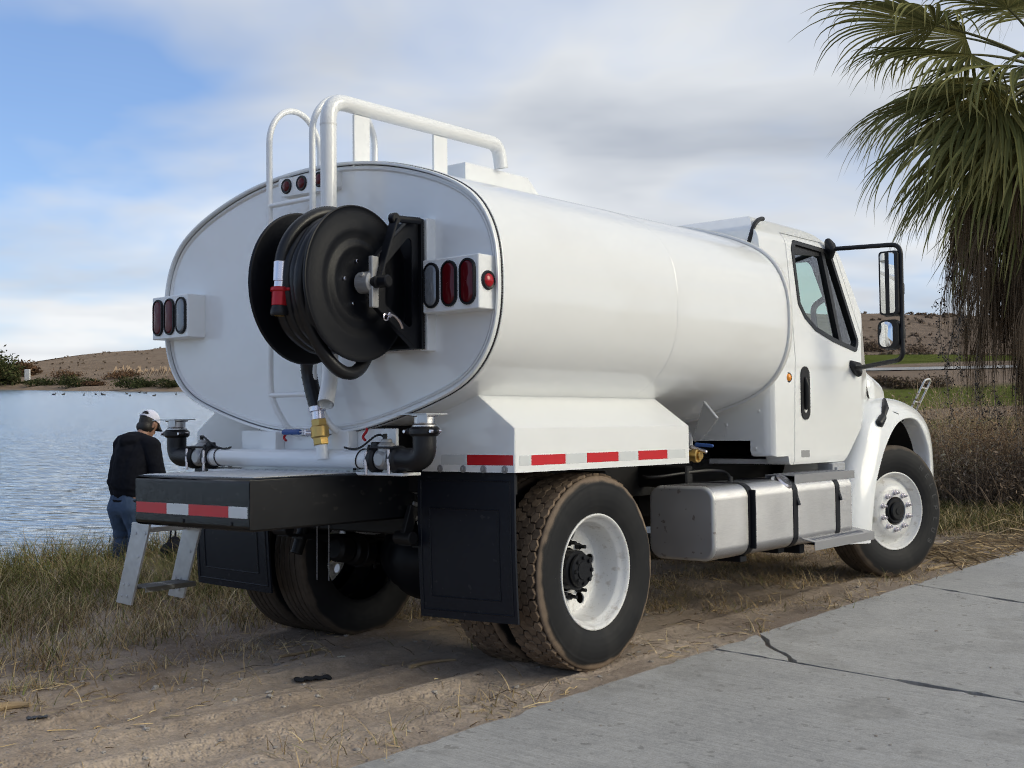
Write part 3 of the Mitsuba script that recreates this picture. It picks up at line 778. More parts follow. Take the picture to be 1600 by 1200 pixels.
# ---- drop step under the platform, on its left
scene['worn_tread'] = pri(proc(lambda p, n, uv: mix((0.045, 0.042, 0.036), (0.26, 0.25, 0.22), smoothstep(0.55, 0.7, fbm(p.x * 14, p.y * 14, p.z * 14, 4)))), 0.7)
dk = part(W, 'drop_step')
for x in (-1.60, -1.286):
    r = prism([(0.455, 0.795), (0.612, 0.795), (0.622, 0.74), (0.762, 0.372), (0.625, 0.366), (0.47, 0.74)], 'x', x - 0.006, x + 0.006)
    add(f'{dk}__side_rail', r, 'galvanised', smooth=False)
    lip = [beam((x + 0.014, 0.615, 0.755), (x + 0.014, 0.758, 0.378), 0.028, 0.004, (0, 1, 0.4))]
    add(f'{dk}__rail_lip', lip, 'galvanised', smooth=False)
    for yv, zv in ((0.49, 0.74), (0.575, 0.74), (0.555, 0.62), (0.645, 0.47), (0.69, 0.47), (0.66, 0.41), (0.71, 0.41)):
        add(f'{dk}__rivet', cyl((x - 0.006, yv, zv), (x - 0.011, yv, zv), 0.008, 10, 0.002), 'galvanised')
add(f'{dk}__tread', [prism([(0.505, 0.465), (0.665, 0.465), (0.665, 0.440), (0.658, 0.440), (0.658, 0.459), (0.512, 0.459), (0.512, 0.440), (0.505, 0.440)], 'x', -1.594, -1.292)], 'worn_tread', smooth=False)
add(f'{dk}__tread', [prism([(0.44, 0.775), (0.60, 0.775), (0.60, 0.735), (0.594, 0.735), (0.594, 0.769), (0.44, 0.769)], 'x', -1.594, -1.292)], 'galvanised', smooth=False)

# ---- chassis
ck = part(W, 'chassis')
hang = None
for s in (1, -1):
    add(f'{ck}__frame_rail', prism([(-1.1, 0.80), (4.5, 0.80), (4.5, 1.02), (-1.1, 1.02)], 'y', s * 0.36, s * 0.43), 'chassis_black', smooth=False)
    spring = [prism([(x0, 0.66 - 0.02 * i), (0, 0.60 - 0.022 * i), (-x0, 0.66 - 0.02 * i), (-x0, 0.675 - 0.02 * i), (0, 0.618 - 0.022 * i), (x0, 0.675 - 0.02 * i)], 'y', s * 0.44, s * 0.53) for i, x0 in enumerate((0.72, 0.62, 0.5, 0.38))]
    add(f'{ck}__leaf_spring', spring, 'chassis_black', smooth=False)
    add(f'{ck}__shackle', [cyl((-0.72, s * 0.43, 0.70), (-0.72, s * 0.55, 0.70), 0.035, 16, 0.004), beam((-0.72, s * 0.49, 0.70), (-0.66, s * 0.49, 0.86), 0.06, 0.03, (0, 1, 0)), cyl((-0.6, s * 0.52, 0.55), (-0.45, s * 0.50, 0.95), 0.035, 14)], 'chassis_black')
    add(f'{ck}__spring_block', rbox(0.78, 1.02, s * 0.30, s * 0.55, 0.66, 0.86, 0.02), 'chassis_black')
    add(f'{ck}__u_bolt', [tube(fillet([(x, s * 0.43, 0.42), (x, s * 0.43, 0.66), (x, s * 0.55, 0.66), (x, s * 0.55, 0.42)], 0.03, 5), 0.010, 8) for x in (-0.07, 0.07)], 'chassis_black')
    add(f'{ck}__brake_chamber', [cyl((-0.14, s * 0.40, 0.52), (-0.30, s * 0.40, 0.55), 0.085, 22, 0.015), cyl((-0.30, s * 0.40, 0.55), (-0.42, s * 0.40, 0.57), 0.075, 22, 0.02), cyl((-0.215, s * 0.40, 0.535), (-0.235, s * 0.40, 0.538), 0.095, 22, 0.004)], 'chassis_black')
add(f'{ck}__axle', [hull([(0, -0.9, 0.51, 0.065), (0, 0.9, 0.51, 0.065)], 16), hull([(0, -0.30, 0.51, 0.09), (0.0, -0.16, 0.51, 0.205)], 24), hull([(-0.05, 0.0, 0.50, 0.235), (0.18, 0.02, 0.52, 0.13)], 28), hull([(0, 0.30, 0.51, 0.09), (0, 0.16, 0.51, 0.205)], 24)], 'black_paint')
add(f'{ck}__drive_shaft', [cyl((0.2, 0.0, 0.55), (2.4, 0, 0.80), 0.055, 20)], 'chassis_black')
add(f'{ck}__cross_member', [rbox(-0.66, -0.60, -1.15, 1.25, 0.93, 1.035, 0.006), rbox(0.55, 0.63, -0.8, 0.8, 0.86, 1.0, 0.01), rbox(1.5, 1.58, -0.8, 0.8, 0.86, 1.0, 0.01), rbox(-0.62, -0.56, -0.4, 0.4, 0.70, 0.95, 0.01)], 'chassis_black')
add(f'{ck}__air_tank', hull([(0.78, 0.62, 0.76, 0.14), (1.6, 0.62, 0.76, 0.14)], 20), 'chassis_black')
add(f'{ck}__engine', [rbox(2.5, 4.3, -0.33, 0.33, 0.62, 1.45, 0.08), rbox(1.9, 2.6, -0.24, 0.24, 0.55, 0.95, 0.08)], 'chassis_black')
add(f'{ck}__battery_box', rbox(1.2, 1.9, 0.5, 0.95, 0.55, 0.95, 0.03), 'chassis_black')
add(f'{ck}__inner_arch', [rbox(-0.6, 0.6, -0.60, -0.58, 0.95, 1.3, 0.004)], 'chassis_black')
add(f'{ck}__brake_line', [tube(spline([(-0.5, -0.28, 0.95), (-0.45, -0.30, 0.8), (-0.3, -0.36, 0.66), (-0.24, -0.39, 0.62)], 14), 0.009, 8), tube(spline([(-0.62, 0.30, 0.93), (-0.5, 0.22, 0.72), (-0.3, 0.20, 0.66), (-0.1, 0.18, 0.70)], 14), 0.009, 8)], 'cast_grey')
hang = [cyl((-0.63, y, 0.80), (-0.63, y + 0.004, 0.42), 0.0028, 6) for y in (0.30, 0.20)]
for q in hang:
    add(f'{ck}__hanging_chain', q, 'grey_steel')
for x, z in ((-0.585, 0.93), (-0.585, 0.86), (-0.59, 0.79)):
    add(f'{ck}__fitting', [cyl((x, -0.44, z), (x - 0.05, -0.455, z + 0.01), 0.015, 10, 0.003), cyl((x - 0.01, -0.47, z - 0.02), (x - 0.04, -0.50, z - 0.02), 0.010, 8, 0.002)], 'grey_steel')

# ---- wheels
def tyre(kind):
    """tyre about the y axis, outer face towards -y; vertex colours: dried mud keeps to the tread and shoulders"""
    if kind == 'lug':
        prof = [(0.292, -0.098), (0.300, -0.112), (0.315, -0.121), (0.345, -0.133), (0.38, -0.140), (0.41, -0.1415), (0.435, -0.140), (0.455, -0.1365), (0.462, -0.1375), (0.466, -0.135), (0.480, -0.131),
                (0.492, -0.126), (0.499, -0.121), (0.5005, -0.115), (0.4985, -0.108), (0.5000, -0.05), (0.5005, 0.0)]
        prof = prof + [(r, -y) for r, y in prof[::-1][1:]]
    else:
        prof = [(0.292, -0.098), (0.300, -0.112), (0.315, -0.121), (0.345, -0.133), (0.38, -0.140), (0.41, -0.1415), (0.435, -0.140), (0.455, -0.1365), (0.480, -0.131), (0.497, -0.124), (0.508, -0.113)]
        e = [-0.113, -0.075, -0.066, -0.028, -0.019, 0.019, 0.028, 0.066, 0.075, 0.113]
        for a, b in zip(e[0::2], e[1::2]):
            prof += [(0.5095 + 0.004 * (1 - abs(a) / 0.12), a), (0.5095 + 0.004 * (1 - abs(b) / 0.12), b)]
            if b < 0.1:
                prof += [(0.494, b + 0.001), (0.494, b + 0.008)]
        prof += [(0.508, 0.113), (0.497, 0.124), (0.480, 0.131), (0.44, 0.139), (0.41, 0.1415), (0.36, 0.136), (0.3, 0.112), (0.292, 0.098)]
    P = np.array(prof)
    # finer rings where the mud edge runs
    Q = [P[0]]
    for a, b in zip(P[:-1], P[1:]):
        n = max(1, int(np.ceil(np.linalg.norm(b - a) / 0.010)))
        Q += [a + (b - a) * t for t in np.linspace(0, 1, n + 1)[1:]]
    return np.array(Q)


def tyre_mesh(kind, seed, n=180, mud=0.6):
    P = tyre(kind)
    t = revolve(P, 'y', n)
    v = t.vertices
    r = np.hypot(v[:, 0], v[:, 2])
    th = np.arctan2(v[:, 2], v[:, 0])
    q = np.column_stack([np.cos(th) * 6, np.sin(th) * 6, v[:, 1] * 8]) + seed
    f = meshkit.fbm(q, 4, seed)
    g = meshkit.fbm(q * 4.0, 3, seed + 2)
    edge = 0.480 - 0.020 * (f - 0.5) * 2 + 0.008 * (g - 0.5)
    m = 1 / (1 + np.exp(-(r - edge) / 0.0022))
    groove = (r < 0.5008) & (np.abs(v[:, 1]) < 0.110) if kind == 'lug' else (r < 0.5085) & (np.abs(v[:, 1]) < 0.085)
    dust = np.clip((meshkit.fbm(q * [0.7, 0.7, 2], 4, seed + 5) - 0.5) * 2.4, 0, 1) * 0.35
    black = np.array([0.0125, 0.013, 0.0145])
    grey = np.array([0.042, 0.040, 0.038])
    brown = np.array([0.185, 0.137, 0.098]) if mud > 0.5 else np.array([0.085, 0.065, 0.048])
    c = black * (1 - dust[:, None]) + grey * dust[:, None]
    mm = (m * (0.62 + 0.5 * g))[:, None].clip(0, 1)
    c = c * (1 - mm) + brown * (0.7 + 0.6 * f)[:, None] * mm
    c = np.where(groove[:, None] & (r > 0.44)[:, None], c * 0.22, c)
    return t, c


def rim_rear():
    prof = [(0.283, -0.098), (0.300, -0.108), (0.3035, -0.114), (0.302, -0.119), (0.296, -0.1205), (0.288, -0.116), (0.282, -0.104), (0.277, -0.088), (0.262, -0.074), (0.256, -0.060), (0.254, -0.01),
            (0.248, 0.030), (0.235, 0.050), (0.222, 0.056)]
    return revolve(prof, 'y', 96)


def disc_rear(h0=0.056):
    """the dished wheel disc with round hand holes"""
    prof = [(0.222, h0), (0.20, h0 + 0.004), (0.17, h0 + 0.012), (0.145, h0 + 0.022), (0.115, h0 + 0.022), (0.115, h0 + 0.030), (0.145, h0 + 0.030), (0.17, h0 + 0.020), (0.20, h0 + 0.012), (0.222, h0 + 0.008)]
    m = ring_solid(prof)
    for k in range(5):
        a = math.radians(k * 72 - 60)
        m = m - orient(Manifold.cylinder(0.13, 0.030, 0.030, 24), 'y', h0 - 0.05).translate([0.185 * math.cos(a), 0, 0.185 * math.sin(a)])
    return m


def ring_solid(prof):
    pts = np.array(prof, float)
    if (pts[:, 0] * np.roll(pts, -1, 0)[:, 1] - np.roll(pts, -1, 0)[:, 0] * pts[:, 1]).sum() < 0:
        pts = pts[::-1]
    return orient(CrossSection([pts]).revolve(96), 'y', 0)


def lug_block():
    w, l, h = 0.0264, 0.0270, 0.0185   # half width across, half length around, height
    o = np.array([[w, 0], [w * 0.52, l], [-w * 0.52, l], [-w, 0], [-w * 0.52, -l], [w * 0.52, -l]])
    pts = [[x, 0.0, y] for x, y in o * 1.0] + [[x, h - 0.003, y] for x, y in o * 0.985] + [[x, h, y] for x, y in o * 0.93]
    return as_tm(Manifold.hull_points(np.array(pts)))      # x across the tread, y outward, z around


BLOCKS = {}
for i, c in enumerate(((0.165, 0.122, 0.088), (0.205, 0.152, 0.109), (0.135, 0.101, 0.075))):
    cc = c
    scene[f'tread_mud_{i}'] = two({'type': 'diffuse', 'reflectance': proc((lambda cc: lambda p, n, uv: mi.Color3f(cc) * (0.62 + 0.75 * fbm(p.x * 55, p.y * 55, p.z * 55, 3)))(cc))})
    BLOCKS[i] = mikit.ply(lug_block(), f'tread_mud_{i}', smooth=False)


def wheel(key, M, kind, rim, seed, blocks=False, side=-1, steer=False):
    """M: wheel frame in the truck: y axis is the axle, -y outward"""
    t, c = tyre_mesh(kind, seed, mud=0.6 if kind == 'lug' else 0.3)
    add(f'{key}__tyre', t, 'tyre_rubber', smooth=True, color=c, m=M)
    if blocks:
        N = 54
        r2 = np.random.default_rng(seed)
        for row, y in enumerate((-0.0852, -0.0426, 0.0, 0.0426, 0.0852)):
            for k in range(N):
                a = 2 * math.pi * (k + 0.5 * (row % 2)) / N + r2.normal(0, 0.004)
                rad = np.eye(4)
                er = np.array([math.cos(a), 0, math.sin(a)])
                et = np.array([-math.sin(a), 0, math.cos(a)])
                rad[:3, 0], rad[:3, 1], rad[:3, 2] = [0, 1, 0], er, et
                rad[:3, 3] = er * (0.4965 - 0.002 * (abs(y) / 0.09) ** 2) + np.array([0, y + r2.normal(0, 0.0012), 0])
                S = np.diag([1 + r2.normal(0, 0.03), 1 + r2.normal(0, 0.04), 1 + r2.normal(0, 0.03), 1])
                S = S @ Rm(r2.normal(0, 4), [0, 1, 0])
                place_dict(f'{key}__tread_block', BLOCKS[int(r2.integers(0, 3))], CUR['m'] @ M @ rad @ S)
    if rim == 'rear':
        add(f'{key}__rim', rim_rear(), 'rim_white', smooth=35, m=M)
        add(f'{key}__disc', disc_rear(), 'rim_white', smooth=35, m=M)
        hub = [cyl((0, 0.09, 0), (0, 0.0, 0), 0.105, 32, 0.008), cyl((0, 0.0, 0), (0, -0.03, 0), 0.088, 32, 0.008), cyl((0, -0.03, 0), (0, -0.036, 0), 0.05, 24, 0.003)]
        add(f'{key}__hub', hub, 'black_paint', m=M)
        for k in range(8):
            a = 2 * math.pi * k / 8
            add(f'{key}__hub_bolt', cyl((0.068 * math.cos(a), -0.028, 0.068 * math.sin(a)), (0.068 * math.cos(a), -0.042, 0.068 * math.sin(a)), 0.011, 6, 0.002), 'black_paint', m=M)
        for k in range(10):
            a = 2 * math.pi * (k + 0.5) / 10
            x, z = 0.1425 * math.cos(a), 0.1425 * math.sin(a)
            add(f'{key}__wheel_nut', [cyl((x, 0.078, z), (x, 0.050, z), 0.018, 6, 0.003), cyl((x, 0.052, z), (x, 0.015, z), 0.010, 10, 0.002)], 'black_paint', m=M)
    elif rim == 'front':
        prof = [(0.283, -0.098), (0.300, -0.108), (0.3035, -0.114), (0.302, -0.119), (0.296, -0.1205), (0.288, -0.116), (0.282, -0.104), (0.277, -0.088), (0.266, -0.074), (0.262, -0.060), (0.258, -0.054),
                (0.246, -0.060), (0.225, -0.082), (0.205, -0.102), (0.19, -0.112), (0.178, -0.114), (0.172, -0.118), (0.166, -0.1195), (0.110, -0.1195), (0.110, -0.08)]
        dm = ring_solid(prof + [(0.110, -0.05), (0.29, -0.05)])
        for k in range(2):
            a = math.radians(197 + 180 * k)
            dm = dm - orient(Manifold.cylinder(0.3, 0.026, 0.026, 24), 'y', -0.2).translate([0.222 * math.cos(a), 0, 0.222 * math.sin(a)])
        add(f'{key}__rim', dm, 'rim_white', smooth=35, m=M)
        add(f'{key}__hub', [cyl((0, -0.05, 0), (0, -0.128, 0), 0.098, 36, 0.01), cyl((0, -0.128, 0), (0, -0.150, 0), 0.07, 36, 0.012), cyl((0, -0.15, 0), (0, -0.156, 0), 0.028, 20, 0.003)], 'black_paint', m=M)
        for k in range(10):
            a = 2 * math.pi * (k + 0.5) / 10
            x, z = 0.1425 * math.cos(a), 0.1425 * math.sin(a)
            add(f'{key}__wheel_nut', [cyl((x, -0.118, z), (x, -0.124, z), 0.021, 20, 0.002), cyl((x, -0.122, z), (x, -0.147, z), 0.0165, 6, 0.003), cyl((x, -0.145, z), (x, -0.165, z), 0.009, 10, 0.002)], 'chrome', m=M)
        # raised lettering on the side wall
        word = 'HELLPLUS'
        for i, ch in enumerate(word):
            tm = meshkit.text_mesh(ch, 0.042, 0.0022, bold=True)
            tm.apply_translation([-(tm.bounds[0][0] + tm.bounds[1][0]) / 2, 0, 0])
            ang = math.radians(50 - i * 12.2)
            er = np.array([math.cos(ang), 0, math.sin(ang)])
            et = np.array([math.sin(ang), 0, -math.cos(ang)])  # clockwise seen from outside
            M2 = np.eye(4)
            M2[:3, 0], M2[:3, 1], M2[:3, 2] = et, er, np.cross(et, er)
            M2[:3, 3] = er * 0.405 + np.array([0, -0.1412, 0])
            add(f'{key}__raised_letter', tm, 'letter_rubber', smooth=False, m=M @ M2)


scene['letter_rubber'] = pri((0.034, 0.035, 0.039), 0.5)
R180 = Rm(180, [0, 0, 1])
ZW = 0.502
k = part(W, 'rear_wheel')
wheel(k, Tm(0, -1.060, ZW), 'lug', 'rear', 3, blocks=True)
k = part(W, 'rear_wheel')
wheel(k, Tm(0, -0.715, ZW), 'lug', None, 5, blocks=True)
tag(k, 'muddy inner rear tyre with hexagonal tread blocks')
k = part(W, 'rear_wheel')
wheel(k, Tm(0, 1.060, ZW) @ R180, 'rib', 'rear', 7)
k = part(W, 'rear_wheel')
wheel(k, Tm(0, 0.715, ZW), 'rib', None, 9)
FW = np.array([4.005, -1.040, 0.577])
k = part(W, 'front_wheel')
wheel(k, Tm(*FW) @ Rm(-20, [0, 0, 1]), 'rib', 'front', 11)
k = part(W, 'front_wheel')
wheel(k, Tm(FW[0], -FW[1], FW[2]) @ Rm(-20, [0, 0, 1]) @ R180, 'rib', 'front', 13)
add(f'{ck}__front_axle', [hull([(4.005, -0.85, 0.52, 0.05), (4.005, 0.85, 0.52, 0.05)], 14)], 'chassis_black')

# ---- fuel tank with straps and steps
fk = part(W, 'fuel_tank')
FX0, FX1, FY0, FY1, FZ0, FZ1 = 1.06, 2.95, -0.80, -1.255, 0.455, 0.898
sec = cs([(FY1, FZ0), (FY0, FZ0), (FY0, FZ1), (FY1, FZ1)], 0.085)


def rounded_end_tank(sec, x0, x1, r):
    parts = []
    for i, t in enumerate(np.linspace(0, math.pi / 2, 6)):
        d, o = r * (1 - math.sin(t)), -r * (1 - math.cos(t))
        parts.append((x0 + d, o))
    P = []
    prof = [(x0, -r)] + [(x0 + r * (1 - math.cos(t)), -r * (1 - math.sin(t))) for t in np.linspace(0, math.pi / 2, 7)] + [(x1, 0.0)]
    m = None
    for (xa, oa), (xb, ob) in zip(prof[1:-1], prof[2:]):
        A = np.vstack([np.column_stack([np.full(len(q), xa), q]) for q in sec.offset(oa, m3.JoinType.Round, 2.0, 48).to_polygons()])
        B = np.vstack([np.column_stack([np.full(len(q), xb), q]) for q in sec.offset(ob, m3.JoinType.Round, 2.0, 48).to_polygons()])
        h = Manifold.hull_points(np.vstack([A, B]))
        m = h if m is None else m + h
    return m


ft = rounded_end_tank(sec, FX0, FX1, 0.022)
end_cut = Manifold.cube([0.024, 2, 2]).translate([FX0 - 0.001, -2, 0])
add(f'{fk}__end_cap', ft ^ end_cut, 'dull_aluminium', smooth=30)
add(f'{fk}__barrel', ft - end_cut, 'brushed_aluminium', smooth=30)
ring = sec.offset(0.004, m3.JoinType.Round, 2.0, 48) - sec.offset(-0.003, m3.JoinType.Round, 2.0, 48)
for x in (1.50, 2.09, 2.72):
    add(f'{fk}__strap', ext(ring, 'x', x - 0.032, x + 0.032), 'black_paint', smooth=35)
    add(f'{fk}__strap_bracket', [rbox(x - 0.04, x + 0.04, -1.20, -0.6, 0.415, 0.452, 0.004), beam((x, -1.265, 0.86), (x, -1.265, 0.50), 0.012, 0.05, (0, 1, 0))] if x < 2 else [rbox(x - 0.04, x + 0.04, -1.15, -0.6, 0.415, 0.452, 0.004)], 'black_paint', smooth=False)
cap = [revolve([(0.0, 0.0), (0.058, 0.0), (0.062, 0.006), (0.062, 0.03), (0.052, 0.042), (0.0, 0.044)], 'z', 30)]
add(f'{fk}__filler_cap', cap, 'chrome', m=Tm(2.03, -1.19, 0.868) @ Rm(42, [1, 0, 0]))
add(f'{fk}__filler_neck', revolve([(0.0, 0), (0.085, 0.0), (0.082, 0.012), (0.066, 0.02), (0, 0.02)], 'z', 30), 'brushed_aluminium', m=Tm(2.03, -1.183, 0.856) @ Rm(42, [1, 0, 0]))
add(f'{fk}__fuel_line', [tube(spline([(1.7, -1.0, 0.905), (1.75, -0.95, 0.945), (1.55, -0.80, 0.96), (1.3, -0.6, 0.94)], 20), 0.010, 8), cyl((1.7, -1.0, 0.89), (1.7, -1.0, 0.93), 0.017, 10, 0.003)], 'black_rubber')

# steps on the tank


def step(x0, x1, y0, y1, z, skew=0.0):
    """folded tread: outer lip, inner lip, raised grip slots"""
    base = prism([(y1, z), (y0, z), (y0, z - 0.045), (y0 - 0.004, z - 0.045), (y0 - 0.004, z - 0.006), (y1 + 0.004, z - 0.006), (y1 + 0.004, z - 0.055), (y1, z - 0.055)], 'x', x0, x1)
    hol = []
    n = int((x1 - x0 - 0.10) / 0.062)
    for i in range(n):
        cx = x0 + 0.07 + i * 0.062
        for j, yy in enumerate(np.linspace(y1 + 0.05, y0 - 0.05, 3)):
            s = as_tm(revolve([(0.011, 0.0), (0.016, 0.001), (0.0135, 0.0055), (0.0105, 0.0055), (0.009, -0.004)], 'z', 12))
            s.apply_transform(np.diag([0.9, 1.9, 1, 1]))
            s.apply_translation([cx, yy, z])
            hol.append(s)
    return base, hol


def tilt_step(q):
    q = as_tm(q).copy()
    q.vertices[:, 2] += (q.vertices[:, 1] + 1.20) * 0.16
    q.vertices[:, 0] += (q.vertices[:, 1] + 1.345) * 0.20 * (q.vertices[:, 0] < 2.6)
    return q


uk = part(W, 'cab_step')
b, h = step(2.13, 3.05, -1.02, -1.235, 0.925)
add(f'{uk}__tread', b, 'grey_steel', smooth=False)
tag(add(f'{uk}__grip_pattern', h, 'grey_steel'), kind='stuff')
for x in (2.12, 2.75):
    add(f'{uk}__brace', [beam((x, -1.225, 0.87), (x, -1.27, 0.73), 0.03, 0.012, (0, 1, 0)), beam((x, -1.262, 0.74), (x, -1.15, 0.88), 0.03, 0.01, (0, 1, 0))], 'black_paint')
uk = part(W, 'cab_step')
b, h = step(2.18, 3.12, -1.05, -1.345, 0.512)
b, h = tilt_step(b), [tilt_step(q) for q in h]
add(f'{uk}__tread', b, 'grey_steel', smooth=False)
tag(add(f'{uk}__grip_pattern', h, 'grey_steel'), kind='stuff')
add(f'{uk}__bracket', [rbox(2.98, 3.10, -1.14, -1.12, 0.44, 0.95, 0.004), rbox(2.95, 3.15, -1.0, -1.12, 0.90, 0.98, 0.004)], 'galvanised', smooth=False)
for x in (2.25, 2.90):
    add(f'{uk}__hanger', rbox(x, x + 0.07, -1.2, -0.9, 0.40, 0.455, 0.004), 'black_paint', smooth=False)

# ---- valve and gusset under the front of the tank
qk = part(W, 'suction_valve')
g3 = np.array([[1.30, -0.985, 1.16], [1.30, -0.995, 1.225], [1.30, -1.06, 1.405], [1.30, -1.155, 1.30], [1.30, -1.10, 1.235], [1.30, -1.02, 1.165]])
add(f'{qk}__splash_plate', prism([(p[1], p[2]) for p in g3], 'x', 1.297, 1.303), 'cast_grey', smooth=False)
add(f'{qk}__splash_lip', [beam((1.295, -1.06, 1.405), (1.295, -1.155, 1.30), 0.012, 0.02, (1, 0, 0))], 'galvanised')
add(f'{qk}__flange_ring', revolve([(0.05, -0.01), (0.088, -0.01), (0.088, 0.01), (0.05, 0.01), (0.05, -0.01)], 'y', 30).apply_translation([1.22, -0.96, 1.15]), 'cast_grey')
add(f'{qk}__pipe', [cyl((1.22, -0.4, 1.12), (1.22, -0.96, 1.15), 0.05, 22)], 'black_rubber')
add(f'{qk}__valve_body', [cyl((1.23, -0.93, 1.075), (1.23, -1.02, 1.075), 0.034, 8, 0.004), cyl((1.23, -1.02, 1.075), (1.23, -1.06, 1.075), 0.042, 22, 0.006), cyl((1.23, -1.06, 1.075), (1.23, -1.075, 1.075), 0.026, 18, 0.003)], 'brass', smooth=35)
add(f'{qk}__reducer', cyl((1.23, -0.85, 1.075), (1.23, -0.93, 1.075), 0.03, 18), 'red_fitting')
add(f'{qk}__handle', hull([(1.25, -1.03, 1.142, 0.012), (1.25, -1.14, 1.135, 0.010)], 10), 'blue_grip')
add(f'{qk}__lever', hull([(1.245, -1.0, 1.125, 0.016), (1.24, -1.10, 1.10, 0.012)], 10), 'chrome')

# ---- cab
cabk = part(W, 'cab')
SIDE = [(2.10, 1.045), (2.31, 1.045), (2.34, 0.985), (3.20, 0.985), (3.55, 1.28), (3.93, 1.30), (3.93, 1.70), (3.84, 1.74), (3.33, 2.555), (3.16, 2.665), (2.95, 2.70), (2.25, 2.70), (2.10, 2.60)]
FRONTV = [(-1.10, 0.9), (1.10, 0.9), (1.10, 1.72), (1.015, 2.55), (0.86, 2.715), (-0.86, 2.715), (-1.015, 2.55), (-1.10, 1.72)]
TOPV = [(2.10, -1.12), (3.45, -1.12), (4.0, -0.93), (4.0, 0.93), (3.45, 1.12), (2.10, 1.12)]


def cab_solid(o):
    a = ext(cs(SIDE, 0.05).offset(o, m3.JoinType.Round, 2.0, 32), 'y', -1.2, 1.2)
    b = ext(cs(FRONTV, 0.14).offset(o, m3.JoinType.Round, 2.0, 48), 'x', 1.9, 4.2)
    c = ext(cs(TOPV, 0.10).offset(o, m3.JoinType.Round, 2.0, 48), 'z', 0.7, 2.9)
    return a ^ b ^ c


WIN = [(2.585, 2.10), (2.575, 2.50), (2.63, 2.55), (3.125, 2.535), (3.205, 2.49), (3.49, 1.88), (3.44, 1.805), (3.07, 1.865), (2.80, 1.932), (2.66, 2.01)]
shell = cab_solid(0.0) - cab_solid(-0.035)
tunnel = Manifold.cube([1.25, 1.86, 0.5]).translate([2.05, -0.93, 0.652])
shell = shell - tunnel
w_open = cs(WIN, 0.04)
DOOR = [(2.40, 0.965), (2.43, 1.57), (2.485, 2.30), (2.49, 2.60), (3.18, 2.60), (3.28, 2.53), (3.58, 1.90), (3.555, 1.60), (3.515, 1.30), (3.49, 1.226), (3.195, 0.965)]
door_c = cs(DOOR, 0.025)
cut = ext(w_open, 'y', -1.3, 1.3)
wsh = ext(cs([(-0.86, 1.80), (0.86, 1.80), (0.80, 2.50), (-0.80, 2.50)], 0.06), 'x', 3.25, 4.2)
rear_w = ext(cs([(-0.62, 1.95), (0.62, 1.95), (0.60, 2.42), (-0.60, 2.42)], 0.06), 'x', 1.9, 2.3)
shell = shell - cut - (wsh ^ Manifold.cube([2, 3, 0.75]).translate([3.2, -1.5, 1.79])) - rear_w
gap = ext(door_c.offset(0.0045, m3.JoinType.Round, 2.0, 32), 'y', -1.3, 1.3)
dsolid = ext(door_c.offset(-0.0035, m3.JoinType.Round, 2.0, 32), 'y', -1.3, 1.3)
add(f'{cabk}__body', shell - gap, 'white_paint', smooth=28)
halfR = Manifold.cube([6, 1.3, 4]).translate([0, -1.3, 0])
add(f'{cabk}__floor', rbox(2.16, 3.3, -0.94, 0.94, 1.156, 1.18, 0.004), 'chassis_black')
add(f'{cabk}__lining', cab_solid(-0.050) - cab_solid(-0.060) - tunnel - cut - (wsh ^ Manifold.cube([2, 3, 0.75]).translate([3.2, -1.5, 1.79])) - rear_w, 'cabin_trim', smooth=28)
add(f'{cabk}__dashboard', [rbox(3.35, 3.75, -0.95, 0.95, 1.30, 1.80, 0.06)], 'cabin_trim')
for y in (-0.5, 0.5):
    add(f'{cabk}__seat', [hull([(2.45, y - 0.2, 1.35, 0.06), (2.85, y - 0.2, 1.38, 0.06), (2.45, y + 0.2, 1.35, 0.06), (2.85, y + 0.2, 1.38, 0.06)], 10), hull([(2.38, y - 0.2, 1.40, 0.055), (2.28, y - 0.17, 1.92, 0.05), (2.38, y + 0.2, 1.40, 0.055), (2.28, y + 0.17, 1.92, 0.05)], 10)], 'cabin_trim')
add(f'{cabk}__steering_wheel', tube([(3.22 + 0.12 * math.sin(a), 0.5 + 0.22 * math.cos(a), 1.78 + 0.19 * math.sin(a)) for a in np.linspace(0, 2 * np.pi, 30)], 0.015, 8), 'cabin_trim')
gh = fillet([(3.06, 0.90, 1.86), (2.96, 0.86, 1.92), (2.96, 0.86, 2.14), (3.07, 0.90, 2.22)], 0.05, 6)
gh2 = fillet([(3.22, -0.985, 1.90), (3.10, -0.935, 1.92), (3.06, -0.935, 2.12), (3.16, -0.985, 2.19)], 0.05, 6)
add(f'{cabk}__grab_handle', tube(gh2, 0.022, 12), 'cabin_trim')
strip = spline([(2.10, -0.90, 2.42), (2.10, -0.955, 2.51), (2.115, -0.975, 2.59), (2.18, -0.975, 2.645), (2.27, -0.965, 2.668)], 26)
add(f'{cabk}__drip_seal', tube(strip, 0.016, 8), 'black_rubber')
seam = spline([(2.093, -0.30, 2.58), (2.093, -0.60, 2.575), (2.093, -0.80, 2.53), (2.097, -0.93, 2.42), (2.10, -0.99, 2.2)], 24)
add(f'{cabk}__rear_seam', tube(seam, 0.005, 6), 'cast_grey')
add(f'{cabk}__marker_lamp', [revolve([(0.0, 0.016), (0.015, 0.014), (0.025, 0.006), (0.027, 0)], 'x', 24)], 'amber_lens', smooth=True, m=Tm(2.335, -1.099, 1.578) @ Rm(-105, [0, 0, 1]))
add(f'{cabk}__marker_base', [revolve([(0.0, 0.004), (0.033, 0.004), (0.036, 0.0), (0.036, -0.02)], 'x', 24)], 'black_rubber', smooth=30, m=Tm(2.335, -1.099, 1.578) @ Rm(-105, [0, 0, 1]))
